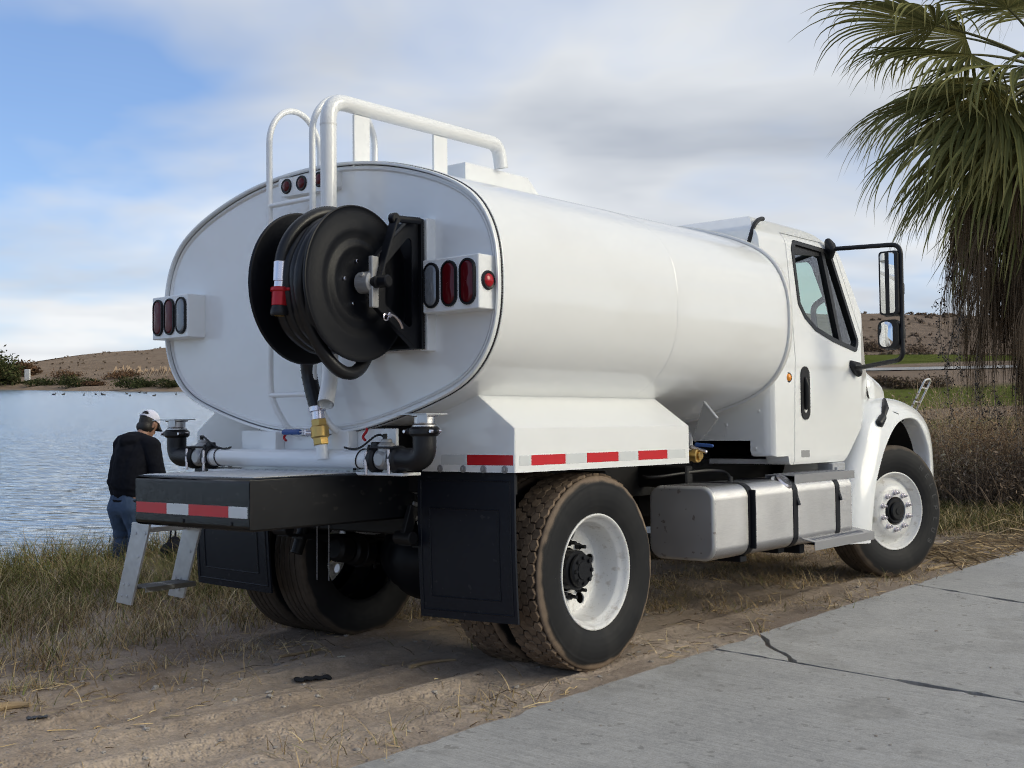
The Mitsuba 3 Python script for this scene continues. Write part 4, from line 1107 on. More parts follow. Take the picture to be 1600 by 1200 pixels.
for y, z in ((-0.75, 1.26), (-1.00, 1.35), (-0.97, 1.10)):
    add(f'{cabk}__bolt', cyl((2.10, y, z), (2.09, y, z), 0.012, 12, 0.003), 'white_enamel')
wp = np.array([q for q in w_open.to_polygons()[0]])


def y_side(z):
    return -1.10 if z < 1.72 else -1.10 + (z - 1.72) * (0.085 / 0.83)


for s in (-1, 1):
    kk = part(W, 'door')
    half = Manifold.cube([6, 1.3, 4]).translate([0, -1.3 if s < 0 else 0, 0])
    dm = (cab_solid(0.0) - cab_solid(-0.035)) - cut
    add(f'{kk}__panel', (dm ^ dsolid) ^ half, 'white_paint', smooth=28)
    rub = (cab_solid(0.006) - cab_solid(-0.045)) ^ ext(w_open.offset(0.012, m3.JoinType.Round, 2.0, 32) - w_open.offset(-0.022, m3.JoinType.Round, 2.0, 32), 'y', -1.3, 1.3) ^ half
    add(f'{kk}__window_seal', rub, 'black_rubber', smooth=28)
    pil = (cab_solid(0.004) - cab_solid(-0.045)) ^ ext(w_open ^ cs([(3.02, 2.6), (3.07, 2.6), (3.235, 1.75), (3.19, 1.75)]), 'y', -1.3, 1.3) ^ half
    add(f'{kk}__window_divider', pil, 'black_rubber', smooth=28)
    top = (cab_solid(-0.012) - cab_solid(-0.045)) ^ ext(w_open ^ cs([(2.4, 2.6), (3.4, 2.6), (3.4, 2.52), (3.10, 2.49), (2.4, 2.44)]), 'y', -1.3, 1.3) ^ half
    add(f'{kk}__window_channel', top, 'black_rubber', smooth=28)
    # the pane follows the lean of the door
    quad = wp.copy()
    tri = trimesh.creation.triangulate_polygon(__import__('shapely').Polygon(quad).buffer(0.0), engine='earcut')
    vv = np.column_stack([tri[0][:, 0], [-s * (y_side(z) + 0.018) for z in tri[0][:, 1]], tri[0][:, 1]])
    add(f'{kk}__window_pane', (vv, tri[1]), 'window_glass', smooth=False)
    hs = stadium(2.573, 1.475, 0.128, 0.37, 14)
    hpad = ext(cs(hs), 'y', -1.109, -1.09) - ext(cs(stadium(2.578, 1.46, 0.07, 0.25, 12)), 'y', -1.2, -1.1)
    grip = hull([(2.562, -1.112, 1.575, 0.014), (2.562, -1.128, 1.52, 0.015), (2.56, -1.128, 1.42, 0.015), (2.56, -1.114, 1.37, 0.013)], 12)
    flip = np.eye(4) if s < 0 else np.diag([1.0, -1, 1, 1])
    hp = [as_tm(hpad), as_tm(grip)]
    if s > 0:
        for q in hp:
            q.apply_transform(flip)
            q.invert()
    add(f'{kk}__handle', hp, 'black_plastic', smooth=30)
    bd = as_tm(ext(cs([(2.50, 1.032), (2.625, 1.030), (2.625, 1.078), (2.50, 1.080)], 0.006), 'y', -1.1022, -1.098))
    if s > 0:
        bd.apply_transform(flip)
        bd.invert()
    add(f'{kk}__badge', bd, 'cast_grey', smooth=False)
    # mirror on its loop
    mk = part(W, 'mirror')
    Y = lambda y: s * y
    loop = fillet([(3.14, Y(1.03), 2.545), (3.08, Y(1.60), 2.515), (3.08, Y(1.60), 1.705), (3.36, Y(1.10), 1.665)], 0.075, 10)
    add(f'{mk}__loop', tube(loop, 0.0165, 14), 'black_plastic', smooth=40)
    add(f'{mk}__bracket', hull([(3.14, Y(1.03), 2.60, 0.028), (3.17, Y(1.03), 2.50, 0.028), (3.13, Y(1.065), 2.54, 0.03), (3.22, Y(1.03), 2.585, 0.02)], 12), 'black_plastic', smooth=40)
    add(f'{mk}__bracket', hull([(3.33, Y(1.10), 1.70, 0.03), (3.46, Y(1.10), 1.69, 0.03), (3.39, Y(1.13), 1.635, 0.03), (3.33, Y(1.13), 1.68, 0.025)], 12), 'black_plastic', smooth=40)
    hx = 3.06
    for nm, z0, z1, yi, yo in (('large', 2.012, 2.478, 1.448, 1.600), ('small', 1.775, 1.992, 1.430, 1.592)):
        r = 0.03 if nm == 'large' else 0.06
        body = Manifold.batch_hull([ball((hx + dx, Y(yy), zz), r if dx > 0 else 0.02, 14) for dx in (0.0, 0.045) for yy, zz in (((yi + r), z0 + r), ((yo - r), z0 + r), ((yi + r), z1 - r), ((yo - r), z1 - r))])
        rr = ext(cs([(Y(yi + 0.008), z0 + 0.008), (Y(yo - 0.008), z0 + 0.008), (Y(yo - 0.008), z1 - 0.008), (Y(yi + 0.008), z1 - 0.008)], r * 0.8), 'x', hx - 0.024, hx + 0.03)
        hk = add(f'{mk}__housing', body + rr, 'black_plastic', smooth=35)
        # the glass is turned a little towards the driver
        ga, gb = (yi + 0.02, yo - (0.03 if nm == 'large' else 0.045))
        gc = cs([(Y(ga), z0 + 0.02), (Y(gb), z0 + 0.02), (Y(gb), z1 - 0.02), (Y(ga), z1 - 0.02)], r * 0.7)
        if nm == 'large':
            add(f'{mk}__glass', ext(gc, 'x', hx - 0.0275, hx - 0.0225), 'mirror_glass', smooth=False)
            add(f'{mk}__divider', rbox(hx - 0.031, hx - 0.0265, Y((ga + gb) / 2 - 0.017), Y((ga + gb) / 2 + 0.013), z0 + 0.02, z1 - 0.02, 0.002), 'black_plastic', smooth=False)
        else:
            poly = gc.to_polygons()[0]
            P = []
            cen = poly.mean(0)
            for q in (1, 0.8, 0.6, 0.4, 0.2, 0.01):
                pq = np.vstack([poly, poly[:1]])
                pq = cen + (pq - cen) * q
                P.append(np.column_stack([np.full(len(pq), hx - 0.0255 - 0.010 * (1 - q * q)), pq]))
            add(f'{mk}__convex_glass', grid_mesh(np.array(P)), 'mirror_glass', smooth=True)
    for z in (2.20, 1.885):
        add(f'{mk}__clamp', hull([(3.085, Y(1.595), z - 0.03, 0.024), (3.085, Y(1.595), z + 0.03, 0.024)], 12), 'black_plastic', smooth=40)
# windscreen and rear pane
ws = np.array([[3.80, -0.88, 1.79], [3.80, 0.88, 1.79], [3.36, 0.82, 2.51], [3.36, -0.82, 2.51]])
add(f'{cabk}__windscreen', (ws, np.array([[0, 1, 2], [0, 2, 3]])), 'window_glass', smooth=False)
add(f'{cabk}__rear_pane', (np.array([[2.115, -0.64, 1.93], [2.115, 0.64, 1.93], [2.115, 0.62, 2.44], [2.115, -0.62, 2.44]]), np.array([[0, 1, 2], [0, 2, 3]])), 'window_glass', smooth=False)

# ---- bonnet, wings, latches
hk = part(W, 'bonnet')
hood = Manifold.batch_hull([ball(q, 0.16, 28) for q in [(4.09, -0.785, 1.535), (4.09, 0.785, 1.535), (4.42, -0.72, 1.48), (4.42, 0.72, 1.48), (4.85, -0.42, 1.24), (4.85, 0.42, 1.24), (4.09, -0.785, 1.1), (4.09, 0.785, 1.1), (4.90, -0.42, 0.8), (4.90, 0.42, 0.8)]])
hood = hood - Manifold.cube([0.1, 3, 3]).translate([3.84, -1.5, 0])
add(f'{hk}__cover', hood, 'white_paint', smooth=35)
add(f'{hk}__grille', rbox(5.02, 5.06, -0.42, 0.42, 0.78, 1.25, 0.02), 'black_plastic')
add(f'{hk}__bumper', hull([(4.98, -0.96, 0.66, 0.05), (4.98, 0.96, 0.66, 0.05), (5.0, -0.93, 0.75, 0.05), (5.0, 0.93, 0.75, 0.05)], 16), 'white_enamel')
add(f'{hk}__cowl', prism([(3.90, 1.25), (4.0, 1.25), (4.0, 1.66), (3.90, 1.69)], 'y', -0.93, 0.93), 'white_paint', smooth=False)
OUT = np.array([(3.175, 0.38), (3.185, 0.52), (3.235, 0.75), (3.31, 0.92), (3.40, 1.06), (3.52, 1.24), (3.68, 1.375), (3.85, 1.44), (4.02, 1.458), (4.24, 1.443), (4.45, 1.404), (4.64, 1.342), (4.77, 1.25), (4.835, 1.10), (4.855, 0.95), (4.86, 0.72)])
INN = np.array([(3.375, 0.38), (3.405, 0.49), (3.45, 0.66), (3.505, 0.82), (3.56, 0.91), (3.62, 0.995), (3.75, 1.133), (3.90, 1.24), (4.06, 1.287), (4.195, 1.294), (4.325, 1.266), (4.45, 1.174), (4.52, 1.09), (4.545, 1.04), (4.565, 0.95), (4.575, 0.72)])


def resample(P, n):
    t = np.r_[0, np.cumsum(np.linalg.norm(np.diff(P, axis=0), axis=1))]
    return CubicSpline(t / t[-1], P)(np.linspace(0, 1, n))


for s in (-1, 1):
    wk = part(W, 'front_wing')
    O, I = resample(OUT, 60), resample(INN, 60)
    rows = []
    for f, y in ((-0.04, 1.08), (-0.03, 1.17), (0.0, 1.200), (0.06, 1.208), (0.3, 1.195), (0.6, 1.165), (0.82, 1.132), (0.95, 1.095), (1.0, 1.05), (1.005, 0.98), (1.01, 0.80), (1.015, 0.55)):
        q = I + (O - I) * f
        rows.append(np.column_stack([q[:, 0], np.full(60, s * y), q[:, 1]]))
    wg = grid_mesh(np.array(rows))
    if s > 0:
        wg.invert()
    add(f'{wk}__panel', wg, 'white_paint', smooth=40)
    lin = []
    for y in (1.09, 0.6, 0.45):
        q = I + (O - I) * -0.03
        lin.append(np.column_stack([q[:, 0], np.full(60, s * y), q[:, 1]]))
    add(f'{wk}__liner', grid_mesh(np.array(lin)), 'chassis_black', smooth=40)
    add(f'{wk}__splash_panel', prism([(3.18, 0.40), (3.40, 0.40), (3.42, 0.62), (3.20, 0.62)], 'y', s * 0.55, s * 1.05), 'white_enamel', smooth=False)
    add(f'{wk}__latch', [hull([(3.665, s * 1.165, 1.262, 0.03), (3.73, s * 1.165, 1.30, 0.032), (3.70, s * 1.15, 1.24, 0.03)], 12), hull([(3.74, s * 1.165, 1.30, 0.018), (3.82, s * 1.15, 1.375, 0.030), (3.915, s * 1.105, 1.44, 0.016)], 12)], 'black_rubber', smooth=40)
    cord = spline([(3.79, s * 0.93, 1.70), (3.77, s * 0.99, 1.50), (3.60, s * 1.08, 1.375), (3.72, s * 1.15, 1.335), (3.90, s * 1.18, 1.33), (4.02, s * 1.202, 1.262)], 40)
    cord = np.vstack([fillet([(3.97, s * 0.90, 1.69), (3.97, s * 0.955, 1.45)], 0.01, 3), spline([(3.93, s * 1.02, 1.425), (3.85, s * 1.135, 1.36), (3.95, s * 1.178, 1.335), (4.04, s * 1.20, 1.275)], 24)])
    add(f'{wk}__seal', tube(cord, 0.009, 8), 'black_rubber', smooth=40)
    add(f'{wk}__side_lamp', hull([(4.36, s * 1.085, 1.385, 0.028), (4.42, s * 1.08, 1.375, 0.024)], 14), 'clear_lens', smooth=40)

# ================================================================ ground, lake, path
CUR['m'] = np.eye(4)
DV = np.array([0.645, 0.764])     # the truck's heading on the map
NV = np.array([-0.764, 0.645])    # towards the lake
O2 = np.array([-0.4507, 6.9614])
SHORE = np.array([(-70, -45), (-30, -14), (-16.6, 0.2), (-10.3, 7.0), (-5.9, 12.3), (-1.9, 17.0), (0.6, 22.5), (2.0, 30), (3.0, 42), (5.5, 75), (10, 130), (14, 196),
                  (-20, 203), (-57, 206), (-80, 220), (-107, 246), (-150, 262), (-220, 285), (-330, 270), (-400, 120), (-300, -80)], float)
import shapely
SHORE_POLY = shapely.Polygon(SHORE)
SHORE_LINE = SHORE_POLY.exterior
WATER = CAM_Z - 2.22


def smooth01(a, b, x):
    t = np.clip((x - a) / (b - a), 0, 1)
    return t * t * (3 - 2 * t)


def sl_coord(x, y):
    return (x - O2[0]) * NV[0] + (y - O2[1]) * NV[1], (x - O2[0]) * DV[0] + (y - O2[1]) * DV[1]


def path_edge(a):
    """the path bends slowly away from the truck"""
    return -1.395 - 0.0035 * (a - 1.5) ** 2 * (a > 1.5)


def ground_z(x, y, fine=True):
    x, y = np.asarray(x, float), np.asarray(y, float)
    s, a = sl_coord(x, y)
    near = np.hypot(x, y - 6)
    z = CAM_Z - 1.512 - 0.0357 * np.clip(s + 1.05, -0.35, 60) - 0.0035 * np.clip(a, -6, 8)
    pts = shapely.points(x, y)
    inside = shapely.contains(SHORE_POLY, pts)
    d = shapely.distance(SHORE_LINE, pts) * np.where(inside, -1, 1)
    # land farther off: golf course rising to the right, low shore and hills beyond the lake
    far = smooth01(14, 70, y)
    lawn = CAM_Z - 1.50 + 0.030 * np.clip(y - 16, 0, 110) + 0.55 * np.sin(y * 0.085 + x * 0.05) * smooth01(20, 60, y) + 0.35 * np.sin(y * 0.21 - 0.4 * x * 0.2 + 1) * smooth01(18, 40, y)
    z = np.where(y > 14, z * (1 - far) + lawn * far, z)
    hill = 10.6 * smooth01(135, 235, y + 0.0 * x) * smooth01(-20, 40, x) * (0.93 + 0.10 * np.sin(x * 0.02 + 1.4))
    z = z + hill
    lk = smooth01(-15, -40, x) if False else smooth01(10, -30, x)
    beyond = smooth01(190, 214, y)
    bank = WATER + 0.8 + 3.0 * smooth01(3, 40, d) + 8.8 * smooth01(26, 95, d) * np.exp(-((x + 58) / 66.0) ** 2) + 1.6 * smooth01(20, 60, d)
    wl = beyond * smooth01(30, -10, x)
    z = z * (1 - wl) + bank * wl
    q = np.stack([x * 0.05, y * 0.05, 0 * x], -1)
    z = z + (meshkit.fbm(q, 4, 2) - 0.5) * 2.6 * smooth01(60, 240, np.hypot(x, y)) * smooth01(4, 40, d)
    # the banks fall under the water
    nearb = WATER - 1.2 + 1.2 * smooth01(-4, 0.0, d) + 0.0 * d
    k = smooth01(0.1, 2.3, d)
    z = np.where(d < 2.3, (WATER + 0.02 + np.minimum(d, 0) * 0.35) * (1 - k) + z * k, z)
    z = np.maximum(z, WATER - 1.5)
    if fine:
        # ruts left by wheels, and lumps
        soft = smooth01(-1.9, -1.3, s) * (1 - smooth01(2.0, 4.0, s)) * (1 - smooth01(9, 14, np.abs(a)))
        wob = 0.10 * np.sin(a * 0.8 + 0.6) + 0.16 * (meshkit.noise(np.stack([a * 0.7, 0 * a, 0 * a], -1), 4) - 0.5)
        ss = s + wob + 0.05 * a
        h = np.zeros_like(x)
        for c, w, dep in ((-1.02, 0.16, 0.036), (-0.62, 0.13, 0.026), (-0.15, 0.15, 0.030), (0.38, 0.13, 0.022), (0.85, 0.15, 0.016)):
            e = (ss - c) / w
            h += -dep * np.exp(-e ** 4) + 0.5 * dep * (np.exp(-((np.abs(e) - 1.25) / 0.30) ** 2))
        tread = 0.005 * np.sin(a * 2 * np.pi / 0.11 + 5 * ss) * np.exp(-((ss + 1.02) / 0.15) ** 4)
        lump = (meshkit.fbm(np.stack([x * 1.4, y * 1.4, 0 * x], -1), 4, 9) - 0.5) * 0.050 + (meshkit.fbm(np.stack([x * 7, y * 7, 0 * x], -1), 3, 12) - 0.5) * 0.016
        under = smooth01(-0.9, 0.3, a) * 0.6
        z = z + (h * (1 - under) + tread) * soft * smooth01(0.6, 0.3, np.abs(a) * 0) + lump * smooth01(-1.5, -1.15, s) * (1 - smooth01(20, 60, y))
        # the ground lies a little below the path's slab, and meets the tyres
        z = np.where(s < path_edge(a) + 0.22, np.minimum(z, z * 0 + CAM_Z - 1.525 - 0.0035 * np.clip(a, -6, 8) - 0.03 * smooth01(0.0, -0.22, s - path_edge(a))), z)
    return z


def axis(lo, a, b, hi, step, grow=1.055):
    mid = np.arange(a, b + step / 2, step)
    up, h = [b], step
    while up[-1] < hi:
        h *= grow
        up.append(up[-1] + h)
    dn, h = [a], step
    while dn[-1] > lo:
        h *= grow
        dn.append(dn[-1] - h)
    return np.r_[dn[::-1][:-1], mid, up[1:]]


gx = axis(-900, -5.0, 7.0, 900, 0.038)
gy = axis(-400, 3.4, 14.0, 1600, 0.038)
GX, GY = np.meshgrid(gx, gy, indexing='ij')
GZ = ground_z(GX.ravel(), GY.ravel()).reshape(GX.shape)
gm = grid_mesh(np.stack([GX, GY, GZ], -1))
# nothing of the sheet is needed under the open water
cen = gm.triangles_center
wet = shapely.contains(SHORE_POLY.buffer(-9), shapely.points(cen[:, 0], cen[:, 1]))
gm.update_faces(~wet)
add('ground', gm, 'soil', smooth=True)
tag('ground', 'sandy dirt ground with wheel ruts, rising to grass and brown hills', kind='structure')
wx, wy = np.linspace(-420, 40, 60), np.linspace(-80, 310, 50)
WXg, WYg = np.meshgrid(wx, wy, indexing='ij')
add('lake', grid_mesh(np.stack([WXg, WYg, np.full_like(WXg, WATER)], -1)), 'lake_water', smooth=True)
tag('lake', 'rippled pale blue lake water behind the truck', kind='structure')

# concrete path in cast bays: joints are gaps, one bay has lost a corner along a crack
CUR['m'] = np.eye(4)


def pw(s, a):
    return O2 + s * NV + a * DV


def px_ground(u, v, z):
    """map position of a point of the path that lies at height z"""
    d = np.array([(u - 800) / 1864.0, 1.0, -(v - 592) / 1864.0])
    k = (z - CAM_Z) / d[2]
    return (d * k)[:2]


def slab_poly(a0, a1, skew0=0.0, skew1=0.0):
    W_ = 3.2
    n = 10
    e = [(path_edge(a), a) for a in np.linspace(a0, a1, n)]
    o = [(path_edge(a1) - W_, a1 + skew1), (path_edge(a0) - W_, a0 + skew0)]
    return shapely.Polygon([pw(*q) for q in e + o])


def add_slab(poly, key, dz=0.0):
    poly = shapely.geometry.polygon.orient(poly.buffer(-0.009, join_style=2).segmentize(0.05))
    pts = np.array(poly.exterior.coords)[:-1]
    tg = np.roll(pts, -1, 0) - np.roll(pts, 1, 0)
    nn = np.column_stack([tg[:, 1], -tg[:, 0]]) / (np.linalg.norm(tg, axis=1, keepdims=True) + 1e-9)
    p3 = np.column_stack([pts, np.zeros(len(pts))])
    chip = np.clip(meshkit.fbm(p3 * 9, 3, 31) - 0.52, 0, 1) * 0.10 + (meshkit.noise(p3 * 22, 8) - 0.5) * 0.006   # worn, chipped edges
    pts = pts - nn * chip[:, None]
    c = CrossSection([pts])
    m = c.extrude(0.16 - 0.008)
    inner = c.offset(-0.008, m3.JoinType.Miter, 2.0)
    tp = Manifold.hull_points(np.vstack([np.column_stack([pts, np.full(len(pts), 0.151)]), *[np.column_stack([q, np.full(len(q), 0.16)]) for q in inner.to_polygons()]])) if poly.area > 0.4 and len(pts) < 16 else c.extrude(0.16)
    t = as_tm(m + tp) if poly.area > 0.4 and len(pts) < 16 else as_tm(tp)
    t.apply_translation([0, 0, -0.16 + dz])
    v = t.vertices
    s, a = sl_coord(v[:, 0], v[:, 1])
    v[:, 2] += CAM_Z - 1.503 - 0.0035 * np.clip(a, -6, 30)
    t.vertices = v
    return add(key, t, 'concrete', smooth=False)


tag('path', 'grey concrete path in cast bays, cracked near a joint, beside the dirt', kind='structure')
zP = CAM_Z - 1.505
jA, jB = px_ground(1094, 1010, zP), px_ground(1600, 1097, zP)
kA, kB = px_ground(1394, 907, zP), px_ground(1600, 940, zP)
aJ = sl_coord(*jA)[1]
aK = sl_coord(*kA)[1]
sJ = sl_coord(*jB)
skJ = (sJ[1] - aJ) / (path_edge(aJ) - sJ[0]) * 3.2
sK = sl_coord(*kB)
skK = (sK[1] - aK) / (path_edge(aK) - sK[0]) * 3.2
L = aK - aJ
add_slab(slab_poly(aJ - L, aJ, skJ, skJ), 'path__slab')
big = slab_poly(aJ, aK, skJ, skK)
crack_px = [(1160, 978), (1170, 984), (1178, 988), (1190, 994), (1197, 1001), (1199, 1008), (1212, 1016), (1222, 1020), (1232, 1026), (1238, 1036)]
cr = [px_ground(u, v, zP) for u, v in crack_px]
corner = shapely.Polygon([*cr, jA + (jA - cr[-1]) * 0.3 - np.array([0.0, 0.3]), jA + np.array([-0.4, 0.1])])
piece = big.intersection(corner)
rest = big.difference(corner.buffer(0.010))
rest = max(getattr(rest, 'geoms', [rest]), key=lambda g: g.area)
piece = max(getattr(piece, 'geoms', [piece]), key=lambda g: g.area)
add_slab(rest, 'path__slab')
tag(add_slab(piece, 'path__slab', -0.001), 'broken corner piece of the slab beside the crack')
for i in range(1, 4):
    add_slab(slab_poly(aK + L * (i - 1), aK + L * i, skK, skK), 'path__slab')
add_slab(slab_poly(aJ - 2 * L, aJ - L, skJ, skJ), 'path__slab')

# ================================================================ far shore
def far_z(x, y):
    return float(ground_z(np.array([x]), np.array([y]), False)[0])


def tri_cloud(centre, radii, n, size, seed, colors, bottom=True, jitter=0.35):
    """leaf-sized faces through a crown's volume, in clumps"""
    r = np.random.default_rng(seed)
    k = max(4, n // 60)
    cl = r.normal(size=(k, 3))
    cl /= np.linalg.norm(cl, axis=1, keepdims=True)
    cl *= (r.random((k, 1)) ** 0.45) * 0.85
    cl[:, 2] = np.abs(cl[:, 2]) if bottom else cl[:, 2]
    which = r.integers(0, k, n)
    p = cl[which] + r.normal(size=(n, 3)) * 0.20
    p = p * np.array(radii) + np.array(centre)
    u = r.normal(size=(n, 3))
    u /= np.linalg.norm(u, axis=1, keepdims=True)
    w = np.cross(u, r.normal(size=(n, 3)))
    w /= np.linalg.norm(w, axis=1, keepdims=True)
    sz = size * (0.6 + 0.8 * r.random((n, 1)))
    V = np.stack([p - u * sz, p + w * sz * jitter, p + u * sz, p - w * sz * jitter], 1).reshape(-1, 3)
    i = np.arange(n) * 4
    F = np.vstack([np.stack([i, i + 1, i + 2], 1), np.stack([i, i + 2, i + 3], 1)])
    cc = np.array(colors)
    tone = r.random(k)
    c = cc[r.integers(0, len(cc), n)] * (0.6 + 0.8 * tone[which])[:, None]
    return trimesh.Trimesh(V, F, process=False), np.repeat(c, 4, 0)


def far_pos(u, depth):
    return (u - 800) / 1864.0 * depth, depth


GREEN = [(0.050, 0.062, 0.026), (0.070, 0.078, 0.034), (0.085, 0.080, 0.040), (0.040, 0.050, 0.022)]
RUST = [(0.13, 0.075, 0.045), (0.16, 0.10, 0.06), (0.10, 0.065, 0.04)]
shore_bushes = [(42, 252, 2.6, 1.5, 'green', 'low green bush on the far shore beside the white post'), (62, 244, 3.0, 1.9, 'green', 'second green bush right of the white post on the far shore'),
                (90, 236, 3.4, 2.4, 'green', 'dense olive bush at the water in a row on the far shore'), (113, 230, 3.8, 2.9, 'green', 'tallest green bush in the middle of the far shore row'),
                (133, 228, 3.0, 2.0, 'green', 'rounded green bush closing the far shore row on its right'), (148, 224, 2.6, 1.5, 'rust', 'brownish bush right of the green row on the far shore'),
                (202, 214, 3.3, 2.4, 'green', 'green bush pair member standing alone low on the far shore'), (219, 212, 2.9, 2.6, 'green', 'bright green bush just left of the truck on the far shore'),
                (262, 211, 3.4, 2.2, 'green', 'green bush at the far shore partly behind the truck tank'), (107, 262, 4.8, 2.6, 'rust', 'dark brown scrub bush on the slope of the hill beyond the lake'),
                (193, 250, 4.2, 2.2, 'rust', 'reddish scrub bush higher on the hill beyond the lake')]
for i, (u, dep, w, h, kind, lab) in enumerate(shore_bushes):
    x, y = far_pos(u, dep + 3.5)
    z = far_z(x, y)
    t, c = tri_cloud((x, y, z + h * 0.02), (w * 1.05, w * 0.8, h * 0.66), 900, 0.26, 100 + i, GREEN if kind == 'green' else RUST)
    k = numbered('shore_bush')
    scene[k] = mikit.ply(t, 'bush_leaf', smooth=False, color=c)
    tag(k, lab, 'bush', 'bushes on the far shore')
# trees at the left edge of the view
for i, (u, dep, w, h, lab) in enumerate([(-9, 236, 4.6, 8.0, 'tall dark green tree at the left edge beyond the lake'), (10, 240, 2.6, 4.6, 'smaller green tree next to the tall one at the left edge'), (36, 262, 3.2, 3.8, 'brownish thin tree behind the white post beyond the lake')]):
    x, y = far_pos(u, dep + 12)
    z = far_z(x, y)
    k = numbered('shore_tree')
    add(f'{k}__trunk', tube([(x, y, z - 0.3), (x + 0.2, y, z + h * 0.35), (x - 0.1, y, z + h * 0.7)], np.array([0.28, 0.2, 0.08]), 8), 'bark')
    t, c = tri_cloud((x, y, z + h * 0.30), (w, w, h * 0.68), 2200, 0.42, 200 + i, GREEN if i < 2 else RUST)
    scene[f'{k}__crown'] = mikit.ply(t, 'bush_leaf', smooth=False, color=c)
    tag(k, lab, 'tree')
x, y = far_pos(43, 259)
z = far_z(x, y)
add('shore_post__board', rbox(x - 0.55, x + 0.55, y - 0.3, y + 0.3, z + 0.3, z + 2.9, 0.06), 'white_enamel')
add('shore_post__base', rbox(x - 0.75, x + 0.75, y - 0.45, y + 0.45, z - 0.4, z + 0.3, 0.05), 'concrete')
tag('shore_post', 'white upright box on a base standing on the far shore', 'utility box')
for i, (u, v, w, h, lab) in enumerate([(1352, 548, 3.4, 1.5, 'dark brown hedge patch behind the mirror arm, at the foot of the hill'), (1378, 549, 3.0, 1.2, 'lower brown bush right of the hedge patch at the foot of the hill'), (1440, 553, 3.2, 1.2, 'brown bush near the palm at the foot of the hill'),
                                       (1405, 606, 1.3, 0.55, 'low brown bush on the bare ground just past the bonnet'), (1440, 604, 1.7, 0.65, 'low dark bush on the bare ground beside the tube frame'), (1375, 602, 1.2, 0.45, 'low brown bush hugging the edge of the bonnet')]):
    dd = np.linspace(24, 200, 2000)
    gg = ground_z((u - 800) / 1864.0 * dd, dd, False)
    ii_ = int(np.argmax((CAM_Z - (v - 592) / 1864.0 * dd) < gg))
    x, y = far_pos(u, dd[ii_])
    t, c = tri_cloud((x, y, gg[ii_]), (w, w * 0.7, h), 900, 0.16 if w > 2 else 0.09, 700 + i, [(0.12, 0.085, 0.06), (0.155, 0.11, 0.08), (0.09, 0.07, 0.045)])
    k = numbered('course_bush')
    scene[k] = mikit.ply(t, 'bush_leaf', smooth=False, color=c)
    tag(k, lab, 'bush', 'brown bushes on the golf course')
# desert scrub on both hills, too far to pick apart
r = np.random.default_rng(33)
V, F, Cc = [], [], []
for n in range(1050):
    if n < 350:
        u, dep = r.uniform(-40, 420), r.uniform(240, 420)
    else:
        u, dep = r.uniform(1330, 1640), r.uniform(140, 260)
    x, y = far_pos(u, dep)
    V.append((x, y))
V = np.array(V)
zz = ground_z(V[:, 0], V[:, 1], False)
cl = []
cols = []
for i, ((x, y), z) in enumerate(zip(V, zz)):
    h = r.uniform(0.15, 0.45) if i < 350 else r.uniform(0.15, 0.4)
    t, c = tri_cloud((x, y, z), (h * 1.1, h * 1.1, h * 0.8), 14, 0.30, 1000 + i, [(0.17, 0.125, 0.092), (0.20, 0.15, 0.11), (0.15, 0.12, 0.085), (0.23, 0.175, 0.125)])
    cl.append(t)
    cols.append(c)
scene['scrub'] = mikit.ply(trimesh.util.concatenate(cl), 'bush_leaf', smooth=False, color=np.vstack(cols))
tag('scrub', 'low dry scrub scattered over the brown hills', 'scrub', kind='stuff')
# eroded cutting: a line of pale earth ribs along the foot of the hill beyond the lake
ribs = []
r = np.random.default_rng(5)
for i in range(40):
    u = 178 + i * 2.9
    dep = 262 - i * 0.5
    x, y = far_pos(u, dep)
    z = far_z(x, y)
    w = r.uniform(0.10, 0.22)
    h = r.uniform(1.0, 2.2)
    ribs.append(as_tm(Manifold.hull_points(np.array([[x - w, y - 1.5, z - 0.2], [x + w, y - 1.5, z - 0.2], [x, y + 1.5, z + h], [x - w * 2, y + 2, z], [x + w * 2, y + 2, z]]))))
scene['pale_earth'] = two({'type': 'diffuse', 'reflectance': rgb(0.40, 0.30, 0.21)})
add('earth_bank', ribs, 'pale_earth', smooth=False)
tag('earth_bank', 'eroded pale earth bank with ribs at the foot of the hill', kind='structure')

# cart path across the golf course
def ground_hit(u, v):
    d = np.linspace(30, 200, 2000)
    x = (u - 800) / 1864.0 * d
    z = CAM_Z - (v - 592) / 1864.0 * d
    g = ground_z(x, d, False)
    i = np.argmax(z < g) if (z < g).any() else len(d) - 1
    return d[i]


dc = ground_hit(1435, 577)
uu = np.linspace(-14, 14, 15)
cx_ = (1435 - 800) / 1864.0 * dc
cpp = [np.column_stack([cx_ + uu, dc + 0.12 * uu + o + 0.012 * uu ** 2, np.zeros(15)]) for o in (-0.55, 0.0, 0.55)]
for q in cpp:
    q[:, 2] = ground_z(q[:, 0], q[:, 1], False) + 0.05
add('cart_path', grid_mesh(np.array(cpp)), 'concrete', smooth=True)
tag('cart_path', 'pale narrow cart path across the distant golf course', kind='structure')

